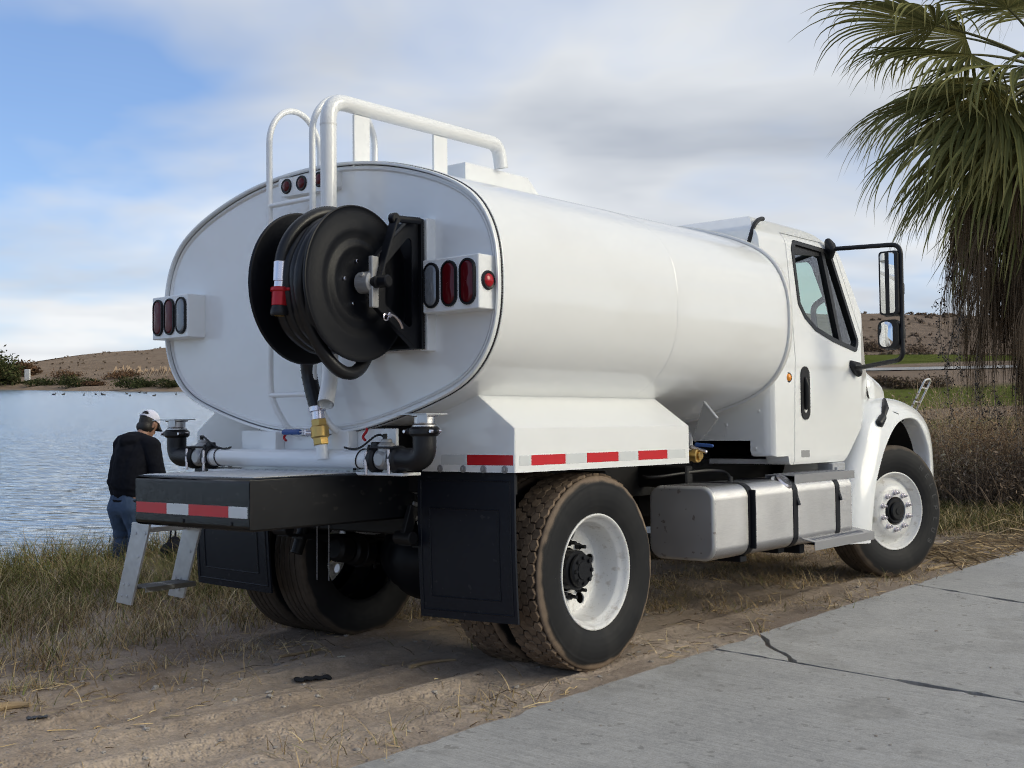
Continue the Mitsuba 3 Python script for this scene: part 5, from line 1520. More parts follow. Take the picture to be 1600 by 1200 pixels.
# water birds
bird = as_tm(hull([(-0.14, 0, 0.05, 0.06), (0.02, 0, 0.06, 0.095), (0.14, 0, 0.05, 0.06)], 10) + hull([(0.13, 0, 0.06, 0.05), (0.17, 0, 0.20, 0.032)], 8) + hull([(0.17, 0, 0.21, 0.045), (0.22, 0, 0.20, 0.03), (0.27, 0, 0.19, 0.010)], 8) + hull([(-0.16, 0, 0.07, 0.04), (-0.25, 0, 0.12, 0.012)], 8))
scene['feathers'] = pri((0.03, 0.03, 0.032), 0.6)
bshape = mikit.ply(bird, 'feathers', smooth=40)
birds = [(84, 617, 'first'), (99, 617, ''), (131, 618, ''), (149.5, 617, ''), (160.5, 617, ''), (162, 617.6, ''), (198, 616, ''), (203, 619, ''), (218, 614, ''), (227, 615, ''), (241, 619, ''), (275, 617, '')]
ORD = 'first second third fourth fifth sixth seventh eighth ninth tenth eleventh last'.split()
for i, (u, v, _) in enumerate(birds):
    d = 1864.0 * (CAM_Z - WATER) / (v - 592)
    x, y = far_pos(u, d)
    k = numbered('water_bird')
    scene[k] = {**bshape, 'to_world': ST(np.array(Tm(x, y, WATER) @ Rm(40 * i + 15, [0, 0, 1]) @ np.diag([1.25, 1.25, 1.25, 1])))}
    tag(k, ORD[i] + ' dark water bird from the left in the row far out on the lake', 'bird', 'birds floating far out on the lake')

# ================================================================ grass, litter, plants
def blades(xy, height, width, lean, color, seed, segs=3, curl=0.6, sink=0.02):
    """one ribbon per blade; arrays per blade"""
    r = np.random.default_rng(seed)
    n = len(xy)
    z = ground_z(xy[:, 0], xy[:, 1])
    th = r.uniform(0, 2 * np.pi, n)
    d = np.stack([np.cos(th), np.sin(th), 0 * th], 1)
    w = np.stack([-np.sin(th + r.normal(0, 0.6, n)), np.cos(th), 0 * th], 1)
    w /= np.linalg.norm(w, axis=1, keepdims=True)
    base = np.column_stack([xy, z - sink])
    V, C = [], []
    for i in range(segs + 1):
        t = i / segs
        up = height * np.sin(np.clip(lean, 0.05, 1.5) ** 0 * (1 - lean * 0.35 * t) * t * 1.35) / 1.0
        out = height * lean * (t + curl * t * t)
        p = base + np.column_stack([0 * up, 0 * up, up]) + d * out[:, None]
        ww = (width * (1 - t ** 1.5) + 0.0004)[:, None] * w * 0.5
        V += [p - ww, p + ww]
        C += [color * (0.62 + 0.5 * t)] * 2 if False else [color] * 2
    V = np.stack(V, 1)
    C = np.stack(C, 1)
    k = 2 * (segs + 1)
    F = []
    i0 = np.arange(n) * k
    for i in range(segs):
        a = i0 + 2 * i
        F += [np.stack([a, a + 1, a + 3], 1), np.stack([a, a + 3, a + 2], 1)]
    return trimesh.Trimesh(V.reshape(-1, 3), np.vstack(F), process=False), C.reshape(-1, 3)


def scatter(n, s_rng, a_rng, dens, seed):
    r = np.random.default_rng(seed)
    s = r.uniform(*s_rng, n)
    a = r.uniform(*a_rng, n)
    p = O2 + s[:, None] * NV + a[:, None] * DV
    keep = r.random(n) < dens(s, a, p)
    return p[keep], s[keep], a[keep]


def clump(p, f, seed):
    return meshkit.fbm(np.column_stack([p * f, np.zeros(len(p))]), 3, seed)


def pal(r, n, cols, spread=0.25):
    c = np.array(cols)[r.integers(0, len(cols), n)]
    return c * np.clip(1 + spread * r.normal(size=(n, 1)), 0.4, 1.8)


G1 = [(0.145, 0.152, 0.050), (0.185, 0.175, 0.062), (0.225, 0.20, 0.078), (0.105, 0.118, 0.038)]
S1 = [(0.46, 0.345, 0.19), (0.38, 0.275, 0.145), (0.52, 0.415, 0.24), (0.30, 0.21, 0.11)]
B1 = [(0.22, 0.155, 0.095), (0.27, 0.19, 0.12), (0.17, 0.12, 0.075)]
r = np.random.default_rng(77)


def dens_bank(s, a, p):
    g = clump(p, 1.5, 3)
    edge = 0.90 - 0.35 * smooth01(-0.8, -2.5, a) + 0.9 * (g - 0.5)
    return smooth01(0.0, 0.55, s - edge) * (0.38 + 0.62 * smooth01(0.38, 0.56, clump(p, 2.6, 8))) * (1 - smooth01(6.4, 7.0, s))


p, s, a = scatter(150000, (0.4, 6.9), (-5.2, 12.0), dens_bank, 1)
n = len(p)
g = clump(p, 0.9, 21)
tall = smooth01(1.6, 4.2, s)
green = smooth01(0.30, 0.62, g * 0.6 + 0.4 * tall)
isg = r.random(n) < 0.20 + 0.46 * green
col = np.where(isg[:, None], pal(r, n, G1), np.where((r.random(n) < 0.75)[:, None], pal(r, n, S1), pal(r, n, B1)))
tuft = clump(p, 2.3, 31)
h = (0.06 + 0.12 * r.random(n)) + tall * (0.08 + 0.22 * r.random(n)) * (0.4 + 1.1 * smooth01(0.35, 0.7, tuft))
h *= np.where(np.abs(s) < 1.2, 0.6, 1.0)
h *= 1 - 0.55 * np.exp(-(((p[:, 0] + 3.55) / 0.9) ** 2 + ((p[:, 1] - 10.9) / 1.0) ** 2))   # trodden down where the man stands
t, c = blades(p, h, 0.0035 + 0.0035 * r.random(n), 0.3 + 0.75 * r.random(n) ** 1.3, col, 2)
scene['bank_grass'] = mikit.ply(t, 'blade', smooth=False, color=c)
tag('bank_grass', 'rough green and straw-coloured grass on the lake bank behind the truck', 'grass', kind='stuff')

# dry stubble under the truck and along the path
def dens_dry(s, a, p):
    g = clump(p, 2.0, 14)
    under = np.exp(-((s - 0.1) / 1.15) ** 2) * smooth01(-0.2, 0.7, a) * (1 - smooth01(8, 10, a))
    edge = np.exp(-((s + 1.18) / 0.16) ** 2) * 0.5 * smooth01(0.5, 0.62, clump(p, 1.1, 5))
    behind = np.exp(-((s - 0.75) / 0.45) ** 2) * smooth01(-3.5, -1.0, a) * (1 - smooth01(0, 1, a)) * 0.5
    return np.clip(under * 0.9 + edge + behind, 0, 1) * smooth01(0.40, 0.60, g)


p, s, a = scatter(120000, (-1.5, 2.4), (-4.5, 10.0), dens_dry, 4)
n = len(p)
col = np.where((r.random(n) < 0.7)[:, None], pal(r, n, S1), pal(r, n, B1 + G1[:1]))
t, c = blades(p, 0.03 + 0.11 * r.random(n) ** 1.5, 0.003 + 0.003 * r.random(n), 0.4 + 1.0 * r.random(n), col, 6)
scene['dry_stubble'] = mikit.ply(t, 'blade', smooth=False, color=c)
tag('dry_stubble', 'thin dry brown stubble under the truck and along the path edge', 'dry grass', kind='stuff')

# mown strip and weeds to the right of the front wheel
def dens_right(s, a, p):
    u = 800 + 1864 * p[:, 0] / p[:, 1]
    g = clump(p, 1.6, 41)
    return smooth01(1380, 1440, u) * (1 - smooth01(1700, 1760, u)) * smooth01(11.6, 12.8, p[:, 1] + 0.8 * (g - 0.5)) * (1 - smooth01(15, 17, p[:, 1]))


q = np.column_stack([r.uniform(3.2, 9.5, 130000), r.uniform(10.8, 17.5, 130000)])
keep = r.random(len(q)) < dens_right(0, 0, q)
p = q[keep]
n = len(p)
col = np.where((r.random(n) < 0.62)[:, None], pal(r, n, [(0.085, 0.088, 0.030), (0.11, 0.105, 0.04), (0.07, 0.072, 0.026)]), pal(r, n, S1))
t, c = blades(p, 0.05 + 0.16 * r.random(n) ** 2, 0.006 + 0.004 * r.random(n), 0.3 + 0.6 * r.random(n), col, 16)
scene['verge_grass'] = mikit.ply(t, 'blade', smooth=False, color=c)
tag('verge_grass', 'short green and dry grass between the front wheel and the brush', 'grass', kind='stuff')

# straw, twigs and leaf bits lying about
def litter(p, length, width, cols, seed, key, lab, lift=0.006):
    r = np.random.default_rng(seed)
    n = len(p)
    th = r.uniform(0, np.pi, n)
    d = np.stack([np.cos(th), np.sin(th)], 1)
    a_, b_ = p - d * length[:, None] / 2, p + d * length[:, None] / 2
    m_ = p + r.normal(size=(n, 2)) * length[:, None] * 0.10
    za, zb, zm = (ground_z(x[:, 0], x[:, 1]) for x in (a_, b_, m_))
    A, B, M_ = np.column_stack([a_, za + lift]), np.column_stack([b_, zb + lift]), np.column_stack([m_, zm + lift + length * r.uniform(0, 0.12, n)])
    side = np.column_stack([-d[:, 1], d[:, 0], np.zeros(n)]) * width[:, None] / 2
    up = np.zeros((n, 3))
    up[:, 2] = width * 0.8
    V = np.stack([A - side, A + side, A + up, M_ - side, M_ + side, M_ + up, B - side * 0.5, B + side * 0.5, B + up * 0.5], 1).reshape(-1, 3)
    i = np.arange(n) * 9
    F = []
    for o in (0, 3):
        for x, y in ((0, 1), (1, 2), (2, 0)):
            F += [np.stack([i + o + x, i + o + y, i + o + y + 3], 1), np.stack([i + o + x, i + o + y + 3, i + o + x + 3], 1)]
    c = pal(r, n, cols)
    scene[key] = mikit.ply(trimesh.Trimesh(V, np.vstack(F), process=False), 'blade', smooth=False, color=np.repeat(c, 9, 0))
    tag(key, lab, 'litter', kind='stuff')


def dens_lit(s, a, p):
    g = clump(p, 1.3, 51)
    d = 0.06 + 0.7 * np.exp(-((s - 0.9) / 0.6) ** 2) * smooth01(0.42, 0.6, g) + 0.6 * np.exp(-((s + 1.25) / 0.14) ** 2) * smooth01(0.45, 0.62, g)
    d = d + 0.8 * smooth01(4.2, 5.5, a) * np.exp(-((s + 1.15) / 0.55) ** 2)
    return np.clip(d, 0, 1) * (s > path_edge(a) + 0.03)


p, s, a = scatter(16000, (-2.2, 2.0), (-4.6, 9.0), dens_lit, 61)
litter(p, 0.03 + 0.16 * r.random(len(p)) ** 3, 0.0025 + 0.003 * r.random(len(p)), S1 + [(0.33, 0.27, 0.18), (0.08, 0.055, 0.035)], 62, 'straw_litter', 'bits of straw and twig lying on the dirt')
p, s, a = scatter(500, (-1.7, -0.7), (4.8, 8.6), lambda s, a, p: s > path_edge(a) + 0.05, 63)
litter(p, 0.2 + 0.7 * r.random(len(p)) ** 2, 0.005 + 0.006 * r.random(len(p)), [(0.33, 0.25, 0.15), (0.26, 0.19, 0.11), (0.17, 0.12, 0.07)], 64, 'palm_debris', 'long dry palm strips lying on the ground past the front wheel', 0.01)
# pebbles
p, s, a = scatter(2600, (-1.45, 2.4), (-4.6, 6.0), lambda s, a, p: 0.25 + 0.75 * smooth01(0.45, 0.65, clump(p, 1.7, 71)), 72)
ico = trimesh.creation.icosphere(subdivisions=1)
vs, fs = [], []
zz = ground_z(p[:, 0], p[:, 1])
for i, (q, z) in enumerate(zip(p, zz)):
    k = 0.003 + 0.011 * r.random() ** 3
    v = ico.vertices * (1 + 0.25 * r.normal(size=(len(ico.vertices), 1))) * [k * 1.2, k, k * 0.6]
    vs.append(v + [q[0], q[1], z + k * 0.2])
    fs.append(ico.faces + i * len(v))
scene['pebbles'] = mikit.ply(trimesh.Trimesh(np.vstack(vs), np.vstack(fs), process=False), 'pebble', smooth=False)
tag('pebbles', 'small stones strewn over the dirt', 'pebbles', kind='stuff')
# crumbs on the path
q = np.column_stack([r.uniform(-0.4, 5.0, 3200), r.uniform(4.4, 11, 3200)])
ss, aa = sl_coord(q[:, 0], q[:, 1])
edge_d = path_edge(aa) - ss
q = q[(edge_d > 0.012) & (r.random(len(q)) < 0.05 + 0.9 * np.exp(-edge_d / 0.07) * (clump(q, 1.8, 91) > 0.45))]
vs, fs = [], []
for i, x in enumerate(q):
    k = 0.002 + 0.005 * r.random() ** 2
    zt = CAM_Z - 1.503 - 0.0035 * np.clip(sl_coord(*x)[1], -6, 30)
    v = ico.vertices * (1 + 0.25 * r.normal(size=(len(ico.vertices), 1))) * [k * 1.3, k, k * 0.6]
    vs.append(v + [x[0], x[1], zt + k * 0.4])
    fs.append(ico.faces + i * len(v))
scene['path_crumbs'] = mikit.ply(trimesh.Trimesh(np.vstack(vs), np.vstack(fs), process=False), 'pebble', smooth=False)
tag('path_crumbs', 'tiny stones scattered on the concrete path', 'pebbles', kind='stuff')


def ground_px(u, v, z0=0.0):
    z = z0
    for _ in range(8):
        d = np.array([(u - 800) / 1864.0, 1.0, -(v - 592) / 1864.0])
        k = (z - CAM_Z) / d[2]
        x, y = (d * k)[:2]
        z = float(ground_z(np.array([x]), np.array([y]))[0])
    return np.array([x, y, z])


scene['dry_wood'] = pri(proc(lambda p, n, uv: mix((0.36, 0.27, 0.16), (0.22, 0.15, 0.085), fbm(p.x * 30, p.y * 30, p.z * 30, 3))), 0.8)
scene['dark_scrap'] = pri((0.02, 0.021, 0.025), 0.6)
scene['pale_scrap'] = pri((0.62, 0.60, 0.52), 0.6)


def stick(px, rad, lab, key='dry_stick', mat='dry_wood'):
    P = [ground_px(u, v) + [0, 0, rad * 0.8] for u, v in px]
    k = numbered(key)
    rr = np.linspace(rad, rad * 0.55, 14)
    add(k, tube(spline(P, 14), rr, 8), mat, smooth=40)
    tag(k, lab, 'stick')


stick([(436, 1028), (468, 1023), (504, 1015)], 0.009, 'pale dry reed stem lying at the edge of the grass left of the rear wheels')
stick([(-6, 1112), (20, 1108), (46, 1107)], 0.022, 'thick pale wood stick at the left edge of the dirt')
stick([(100, 1090), (126, 1082), (140, 1078)], 0.005, 'thin pale twig on the dirt below the grass, nearest the thick stick')
stick([(640, 1046), (670, 1038), (712, 1036)], 0.010, 'brown twig lying just behind the rear wheels')
stick([(1450, 893), (1490, 884), (1530, 880)], 0.014, 'pale palm stem lying beside the path past the front wheel')
for nm, u, v, w, mat, lab, cat in (('plastic_scrap', 488, 1063, 0.095, 'dark_scrap', 'torn black plastic scrap lying on the dirt behind the truck', 'litter'), ('dark_clod', 57, 1123, 0.045, 'dark_scrap', 'small dark clod on the dirt at the lower left', 'clod'), ('paper_scrap', 533, 1034, 0.022, 'pale_scrap', 'small white paper scrap on the dirt left of the rear wheels', 'litter')):
    c0 = ground_px(u, v)
    P = []
    n1, n2 = 16, 10
    for i in range(n1):
        for j in range(n2):
            x = (i / (n1 - 1) - 0.5) * 2 * w
            y = (j / (n2 - 1) - 0.5) * w * 1.1 * (0.45 + 0.55 * abs(math.sin(i * 0.8)))
            P.append([x, y, 0])
    P = np.array(P)
    P[:, 2] = (meshkit.fbm(P * [35 * 0.1 / w, 35 * 0.1 / w, 1] + 3, 3, 6)) * w * 0.14 + 0.004
    t = grid_mesh((P + [0, 0, 0]).reshape(n1, n2, 3))
    bt = grid_mesh((P + [0, 0, -0.003]).reshape(n1, n2, 3))
    add(nm, [t, bt], mat, smooth=40, m=Tm(*c0) @ Rm(25, [0, 0, 1]))
    tag(nm, lab, cat)

# ---- dry brush at the right: arching twigs with withered leaves
def brush(key, centre, rad, height, n, seed, lab, cols):
    r = np.random.default_rng(seed)
    segs = 5
    V, F, C = [], [], []
    base = np.column_stack([centre[0] + r.normal(0, rad * 0.42, n), centre[1] + r.normal(0, rad * 0.35, n)])
    zb = ground_z(base[:, 0], base[:, 1], False)
    th = r.uniform(0, 2 * np.pi, n)
    ln = 1.3 * height * (0.45 + 0.7 * r.random(n))
    out = r.uniform(0.25, 1.2, n) * ln
    wob = r.normal(size=(n, segs + 1, 3)) * 0.035 * ln[:, None, None]
    w = 0.0032 + 0.005 * r.random(n) ** 2
    col = pal(r, n, cols)
    pts = []
    for i in range(segs + 1):
        t = i / segs
        x = base[:, 0] + np.cos(th) * out * t ** 1.4
        y = base[:, 1] + np.sin(th) * out * t ** 1.4
        z = zb + ln * (t - 0.45 * t * t * (out / ln)) - 0.03
        pts.append(np.column_stack([x, y, z]) + wob[:, i] * (t > 0))
    pts = np.stack(pts, 1)
    offs = [np.array([1, 0, 0]), np.array([-0.5, 0.87, 0]), np.array([-0.5, -0.87, 0])]
    for i in range(segs + 1):
        ww = (w * (1 - 0.75 * i / segs))[:, None]
        for o in offs:
            V.append(pts[:, i] + o * ww)
    V = np.stack(V, 1)
    k = 3 * (segs + 1)
    i0 = np.arange(n) * k
    for i in range(segs):
        for x, y in ((0, 1), (1, 2), (2, 0)):
            a = i0 + 3 * i
            F += [np.stack([a + x, a + y, a + y + 3], 1), np.stack([a + x, a + y + 3, a + x + 3], 1)]
    add_c = np.repeat(col, k, 0)
    tw = trimesh.Trimesh(V.reshape(-1, 3), np.vstack(F), process=False)
    scene[f'{key}__twigs'] = mikit.ply(tw, 'blade', smooth=False, color=add_c)
    # leaves hang on the outer halves
    m = n * 5
    ii = r.integers(0, n, m)
    jj = r.integers(2, segs + 1, m)
    p = pts[ii, jj] + r.normal(size=(m, 3)) * 0.05
    u = r.normal(size=(m, 3))
    u /= np.linalg.norm(u, axis=1, keepdims=True)
    q = np.cross(u, r.normal(size=(m, 3)))
    q /= np.linalg.norm(q, axis=1, keepdims=True)
    L_ = (0.010 + 0.022 * r.random((m, 1)))
    LV = np.stack([p - u * L_, p + q * L_ * 0.4, p + u * L_, p - q * L_ * 0.4], 1).reshape(-1, 3)
    i = np.arange(m) * 4
    LF = np.vstack([np.stack([i, i + 1, i + 2], 1), np.stack([i, i + 2, i + 3], 1)])
    scene[f'{key}__leaves'] = mikit.ply(trimesh.Trimesh(LV, LF, process=False), 'blade', smooth=False, color=np.repeat(pal(r, m, cols), 4, 0))
    tag(key, lab, 'shrub', 'dry shrubs beside the path')


DRY = [(0.29, 0.215, 0.15), (0.36, 0.28, 0.195), (0.43, 0.345, 0.24), (0.22, 0.165, 0.12)]
OLV = [(0.30, 0.26, 0.155), (0.38, 0.325, 0.20), (0.43, 0.36, 0.24)]
for i, (u, dep, rad, h, n, lab, cols) in enumerate([(1472, 15.4, 0.75, 1.00, 700, 'pale straw-coloured dry shrub just beyond the front wheel', OLV + DRY[:2]), (1515, 16.2, 0.95, 1.25, 900, 'tangled brown dry shrub left of the palm skirt', DRY),
                                                    (1565, 15.6, 0.9, 1.15, 900, 'reddish brown dry shrub under the palm fronds', [(0.30, 0.19, 0.115), (0.37, 0.25, 0.155), (0.24, 0.16, 0.105)]), (1610, 15.0, 0.95, 1.25, 800, 'dense dark dry shrub at the right edge', DRY[:2] + DRY[3:]),
                                                    (1540, 14.7, 0.8, 0.72, 480, 'low dark tangle of dead twigs in front of the taller dry shrubs', DRY[3:] + [(0.13, 0.10, 0.075), (0.19, 0.14, 0.10)]), (1490, 17.4, 0.9, 1.35, 700, 'taller bare shrub behind the other dry shrubs', DRY[1:]),
                                                    (1590, 14.4, 0.8, 0.66, 380, 'low dead brush at the foot of the palm', DRY[3:] + [(0.13, 0.10, 0.075), (0.21, 0.15, 0.10)])]):
    x, y = far_pos(u, dep)
    brush(f'dry_shrub' if i == 0 else f'dry_shrub_{i:03d}', (x, y), rad, h, n, 300 + i, lab, cols)

# ---- fan palm
def ribbon(P, widths, side):
    """a folded leaf segment: two strips meeting in a keel"""
    P = np.asarray(P)
    tan = np.gradient(P, axis=0)
    s = side - tan * (np.sum(side * tan, 1) / np.maximum(np.sum(tan * tan, 1), 1e-9))[:, None]
    s /= np.linalg.norm(s, axis=1, keepdims=True) + 1e-9
    nrm = np.cross(tan, s)
    nrm /= np.linalg.norm(nrm, axis=1, keepdims=True) + 1e-9
    w = np.asarray(widths)[:, None] / 2
    V = np.stack([P - s * w + nrm * w * 0.55, P, P + s * w + nrm * w * 0.55], 1)
    return V


def frond(key, root, az, el, pet, blade, seed, dead=0.0, spread=105, twist=0.0, fall=0.55):
    r = np.random.default_rng(seed)
    h = np.array([math.cos(az), math.sin(az), 0.0])
    up = np.array([0, 0, 1.0])
    # petiole: leaves the crown at el and bends down
    ts = np.linspace(0, 1, 10)
    P = []
    p = np.array(root, float)
    ang = el
    step_ = pet / 9
    for i in range(10):
        P.append(p.copy())
        p = p + (h * math.cos(ang) + up * math.sin(ang)) * step_
        ang -= (0.045 + 0.03 * dead)
    P = np.array(P)
    side = np.cross(h, up)
    pt = tube(P, np.linspace(0.026, 0.012, 10), 8)
    hast = P[-1]
    fwd = h * math.cos(ang) + up * math.sin(ang)
    nup = np.cross(side, fwd)
    c, s_ = math.cos(twist), math.sin(twist)
    side, nup = side * c + nup * s_, nup * c - side * s_
    n = 44
    VV, FF, CC = [], [], []
    at = 0
    base_col = np.array([0.165, 0.172, 0.064]) if dead < 0.5 else np.array([0.17, 0.118, 0.075])
    yel = np.array([0.48, 0.415, 0.165]) if dead < 0.5 else np.array([0.26, 0.19, 0.12])
    m = 12
    for k in range(n):
        f = (k + 0.5) / n * 2 - 1
        th = math.radians(spread) * f + r.normal(0, 0.012)
        L = blade * (1 - 0.30 * abs(f) ** 1.6) * (0.93 + 0.14 * r.random())
        d0 = fwd * math.cos(th) + side * math.sin(th) + nup * (0.16 - 0.28 * abs(f))
        d0 = d0 if dead < 0.5 else 0.50 * d0 - 0.62 * up + r.normal(0, 0.13, 3)
        d0 /= np.linalg.norm(d0)
        tt = np.linspace(0.0, 1, m)
        droop = fall * (0.55 + 0.6 * r.random()) * L
        free = np.clip((tt - 0.36) / 0.64, 0, 1)
        if dead > 0.5:
            droop *= 1.4
        sway = r.normal(0, 0.05, 3) * L
        Q = hast + d0 * (L * (tt - 0.24 * free ** 2 * (1 + dead)))[:, None] - up * (droop * (0.12 * tt ** 2 + (0.55 if dead < 0.5 else 0.9) * free ** 2.2))[:, None] + sway * (free ** 2)[:, None]
        wmax = 2 * math.radians(spread) / n * L * 0.42
        wd = np.where(tt < 0.42, 2 * math.radians(spread) / n * L * tt * 1.04 + 0.004, wmax * (1 - np.clip((tt - 0.42) / 0.58, 0, 1)) ** 0.75 + 0.0015)
        if dead > 0.5:
            wd = wd * 0.85
        sd = np.cross(nup, d0)
        V = ribbon(Q, wd, np.broadcast_to(sd, (m, 3)))
        VV.append(V.reshape(-1, 3))
        i = np.arange(m - 1) * 3 + at
        FF += [np.stack([i, i + 1, i + 4], 1), np.stack([i, i + 4, i + 3], 1), np.stack([i + 1, i + 2, i + 5], 1), np.stack([i + 1, i + 5, i + 4], 1)]
        at += m * 3
        tip = np.clip((tt - 0.70) / 0.3, 0, 1) * r.uniform(0.1, 0.9)
        vary = (0.6 + 0.75 * r.random())
        y = np.clip(r.normal(0.17, 0.16) + 0.10 * (tt < 0.3), 0, 0.6)
        cc = (base_col[None] * (1 - y[:, None]) + yel[None] * y[:, None]) * vary * (1 - tip[:, None]) + (yel * 0.9)[None, :] * tip[:, None]
        CC.append(np.repeat(cc, 3, 0))
        # thread hanging from the split
        if r.random() < (0.35 if dead < 0.5 else 0.15):
            q0 = Q[int(m * 0.55)]
            thr = np.array([q0, q0 + [r.normal(0, 0.05), r.normal(0, 0.05), -0.16 - 0.1 * r.random()], q0 + [r.normal(0, 0.09), r.normal(0, 0.09), -0.34 - 0.3 * r.random()]])
            Vt = ribbon(thr, [0.004, 0.003, 0.0015], np.broadcast_to(sd, (3, 3)))
            VV.append(Vt.reshape(-1, 3))
            i = np.arange(2) * 3 + at
            FF += [np.stack([i, i + 1, i + 4], 1), np.stack([i, i + 4, i + 3], 1), np.stack([i + 1, i + 2, i + 5], 1), np.stack([i + 1, i + 5, i + 4], 1)]
            at += 9
            CC.append(np.repeat(yel[None, :] * 0.7, 9, 0))
    kb = numbered(f'{PALM}__dead_frond' if dead > 0.5 else f'{PALM}__frond')
    scene[kb] = mikit.ply(trimesh.Trimesh(np.vstack(VV), np.vstack(FF), process=False), 'leaf', smooth=False, color=np.vstack(CC))
    scene[f'{kb}__stalk'] = mikit.ply(pt, 'palm_stalk' if dead < 0.5 else 'dead_stalk', smooth=40)


scene['palm_stalk'] = pri((0.12, 0.115, 0.045), 0.5)
scene['dead_stalk'] = pri((0.24, 0.18, 0.12), 0.7)
PALM = 'fan_palm'
PD = 14.2
PXW = (1652 - 800) / 1864.0 * PD
PZG = float(ground_z(np.array([PXW]), np.array([PD]), False)[0])
CR = np.array([PXW, PD, CAM_Z + (592 - 118) / 1864.0 * PD])
tag(PALM, 'fan palm with green fronds and a skirt of dead brown fronds at the right edge', 'palm tree')
tp = [(PXW + 0.05, PD, PZG - 0.2), (PXW + 0.03, PD, PZG + 1.2), (PXW, PD, CR[2] - 0.9), (PXW, PD, CR[2] + 0.1)]
add(f'{PALM}__trunk', tube(spline(tp, 24), 0.22 + 0.02 * np.sin(np.arange(24) * 2.1), 20), 'bark', smooth=40)
D = math.radians
live = [(181, 32, 1.58, 2.0, 0, 0.34, 95), (190, 20, 1.15, 2.0, 0.35, 0.34, 85), (178, 4, 0.98, 2.15, 0.1, 0.34, 82), (186, -12, 1.0, 2.15, 0.25, 0.34, 78), (196, -2, 0.95, 2.1, 0.5, 0.36, 82), (175, -28, 1.05, 2.0, 0.0, 0.32, 70),
        (200, -30, 1.05, 2.05, 0.35, 0.34, 76), (186, -46, 1.15, 1.9, 0.1, 0.3, 66), (212, -14, 1.0, 2.0, 0.4, 0.36, 85), (216, -48, 1.2, 1.8, 0.2, 0.32, 70), (226, 6, 1.0, 1.9, 0.3, 0.4, 90), (240, -25, 1.05, 1.8, 0.2, 0.4, 85), (262, 12, 1.0, 1.7, 0.1, 0.4, 95), (160, -20, 1.0, 1.8, -0.1, 0.4, 85), (150, 40, 1.2, 1.6, -0.2, 0.4, 95), (208, 48, 1.1, 1.6, 0.25, 0.4, 95),
        (275, -30, 1.0, 1.6, 0.1, 0.5, 95), (140, -40, 1.0, 1.6, 0, 0.45, 85), (120, 20, 1.1, 1.5, 0, 0.5, 100), (100, -20, 1.1, 1.5, 0, 0.5, 100), (60, 25, 1.1, 1.5, 0, 0.5, 100), (30, -10, 1.1, 1.5, 0, 0.5, 100), (0, 35, 1.1, 1.5, 0, 0.5, 100), (330, 5, 1.1, 1.5, 0, 0.5, 100), (300, 40, 1.1, 1.5, 0, 0.5, 100),
        (90, 70, 1.0, 1.4, 0, 0.4, 100), (230, 72, 0.9, 1.4, 0, 0.35, 100), (250, -52, 1.1, 1.5, 0, 0.4, 80), (190, -64, 1.3, 1.6, 0, 0.3, 60), (228, -66, 1.3, 1.4, 0, 0.35, 65)]
for i, (az, el, pet, bl, tw, fl, sp) in enumerate(live):
    frond('', CR, D(az), D(el), pet, bl, 400 + i, 0.0, sp, tw, fl)
rr_ = np.random.default_rng(9)
for i in range(150):
    az = D(135 + 185 * rr_.random())
    frond('', CR - [0, 0, 0.3 + 1.6 * rr_.random()], az, D(rr_.uniform(-74, -14)), rr_.uniform(0.7, 1.7), rr_.uniform(0.5, 1.15), 500 + i, 1.0, rr_.uniform(35, 70), rr_.normal(0, 0.3), 0.7)
# fruit stalks hanging out of the crown, set with dark berries
scene['berry'] = pri((0.012, 0.010, 0.011), 0.45)
oct_ = trimesh.creation.icosphere(subdivisions=0)
for i, (u, v0_, v1_, dz) in enumerate([(1470, 400, 560, -0.2), (1500, 420, 600, -0.5), (1528, 440, 640, 0.1), (1556, 470, 660, -0.3), (1482, 450, 650, 0.4), (1590, 450, 690, -0.2)]):
    r = np.random.default_rng(600 + i)
    x0, y0 = far_pos(u + 30, PD + dz)
    x1, y1 = far_pos(u, PD + dz)
    zt, zb_ = CAM_Z + (592 - v0_) / 1864.0 * PD, CAM_Z + (592 - v1_) / 1864.0 * PD
    path = spline([CR + [-0.1, 0, -0.1], (x0, y0, zt), (x1, y1, (zt + zb_) / 2), (x1 + 0.05, y1, zb_)], 26)
    k = numbered(f'{PALM}__fruit_stalk')
    tw_ = [tube(path, np.linspace(0.014, 0.004, 26), 6)]
    bs, bf = [], []
    for j in range(64):
        b0 = path[min(25, 10 + int(16 * r.random() ** 0.8))]
        b1 = b0 + r.normal(size=3) * [0.06, 0.06, 0.045] + [0, 0, -0.08 - 0.10 * r.random()]
        tw_.append(tube([b0, (b0 + b1) / 2 + r.normal(size=3) * 0.02, b1], 0.0028, 4))
        for q in range(9 if j < 18 else 1):
            pp_ = b0 + (b1 - b0) * r.random() + r.normal(size=3) * 0.018
            bs.append(oct_.vertices * (0.0065 + 0.004 * r.random()) + pp_)
            bf.append(oct_.faces + 12 * len(bf))
    scene[k] = mikit.ply(trimesh.util.concatenate(tw_), 'dead_stalk', smooth=False)
    kk = f'{k}__berries'
    scene[kk] = mikit.ply(trimesh.Trimesh(np.vstack(bs), np.vstack(bf), process=False), 'berry', smooth=False)
    tag(kk, kind='stuff')

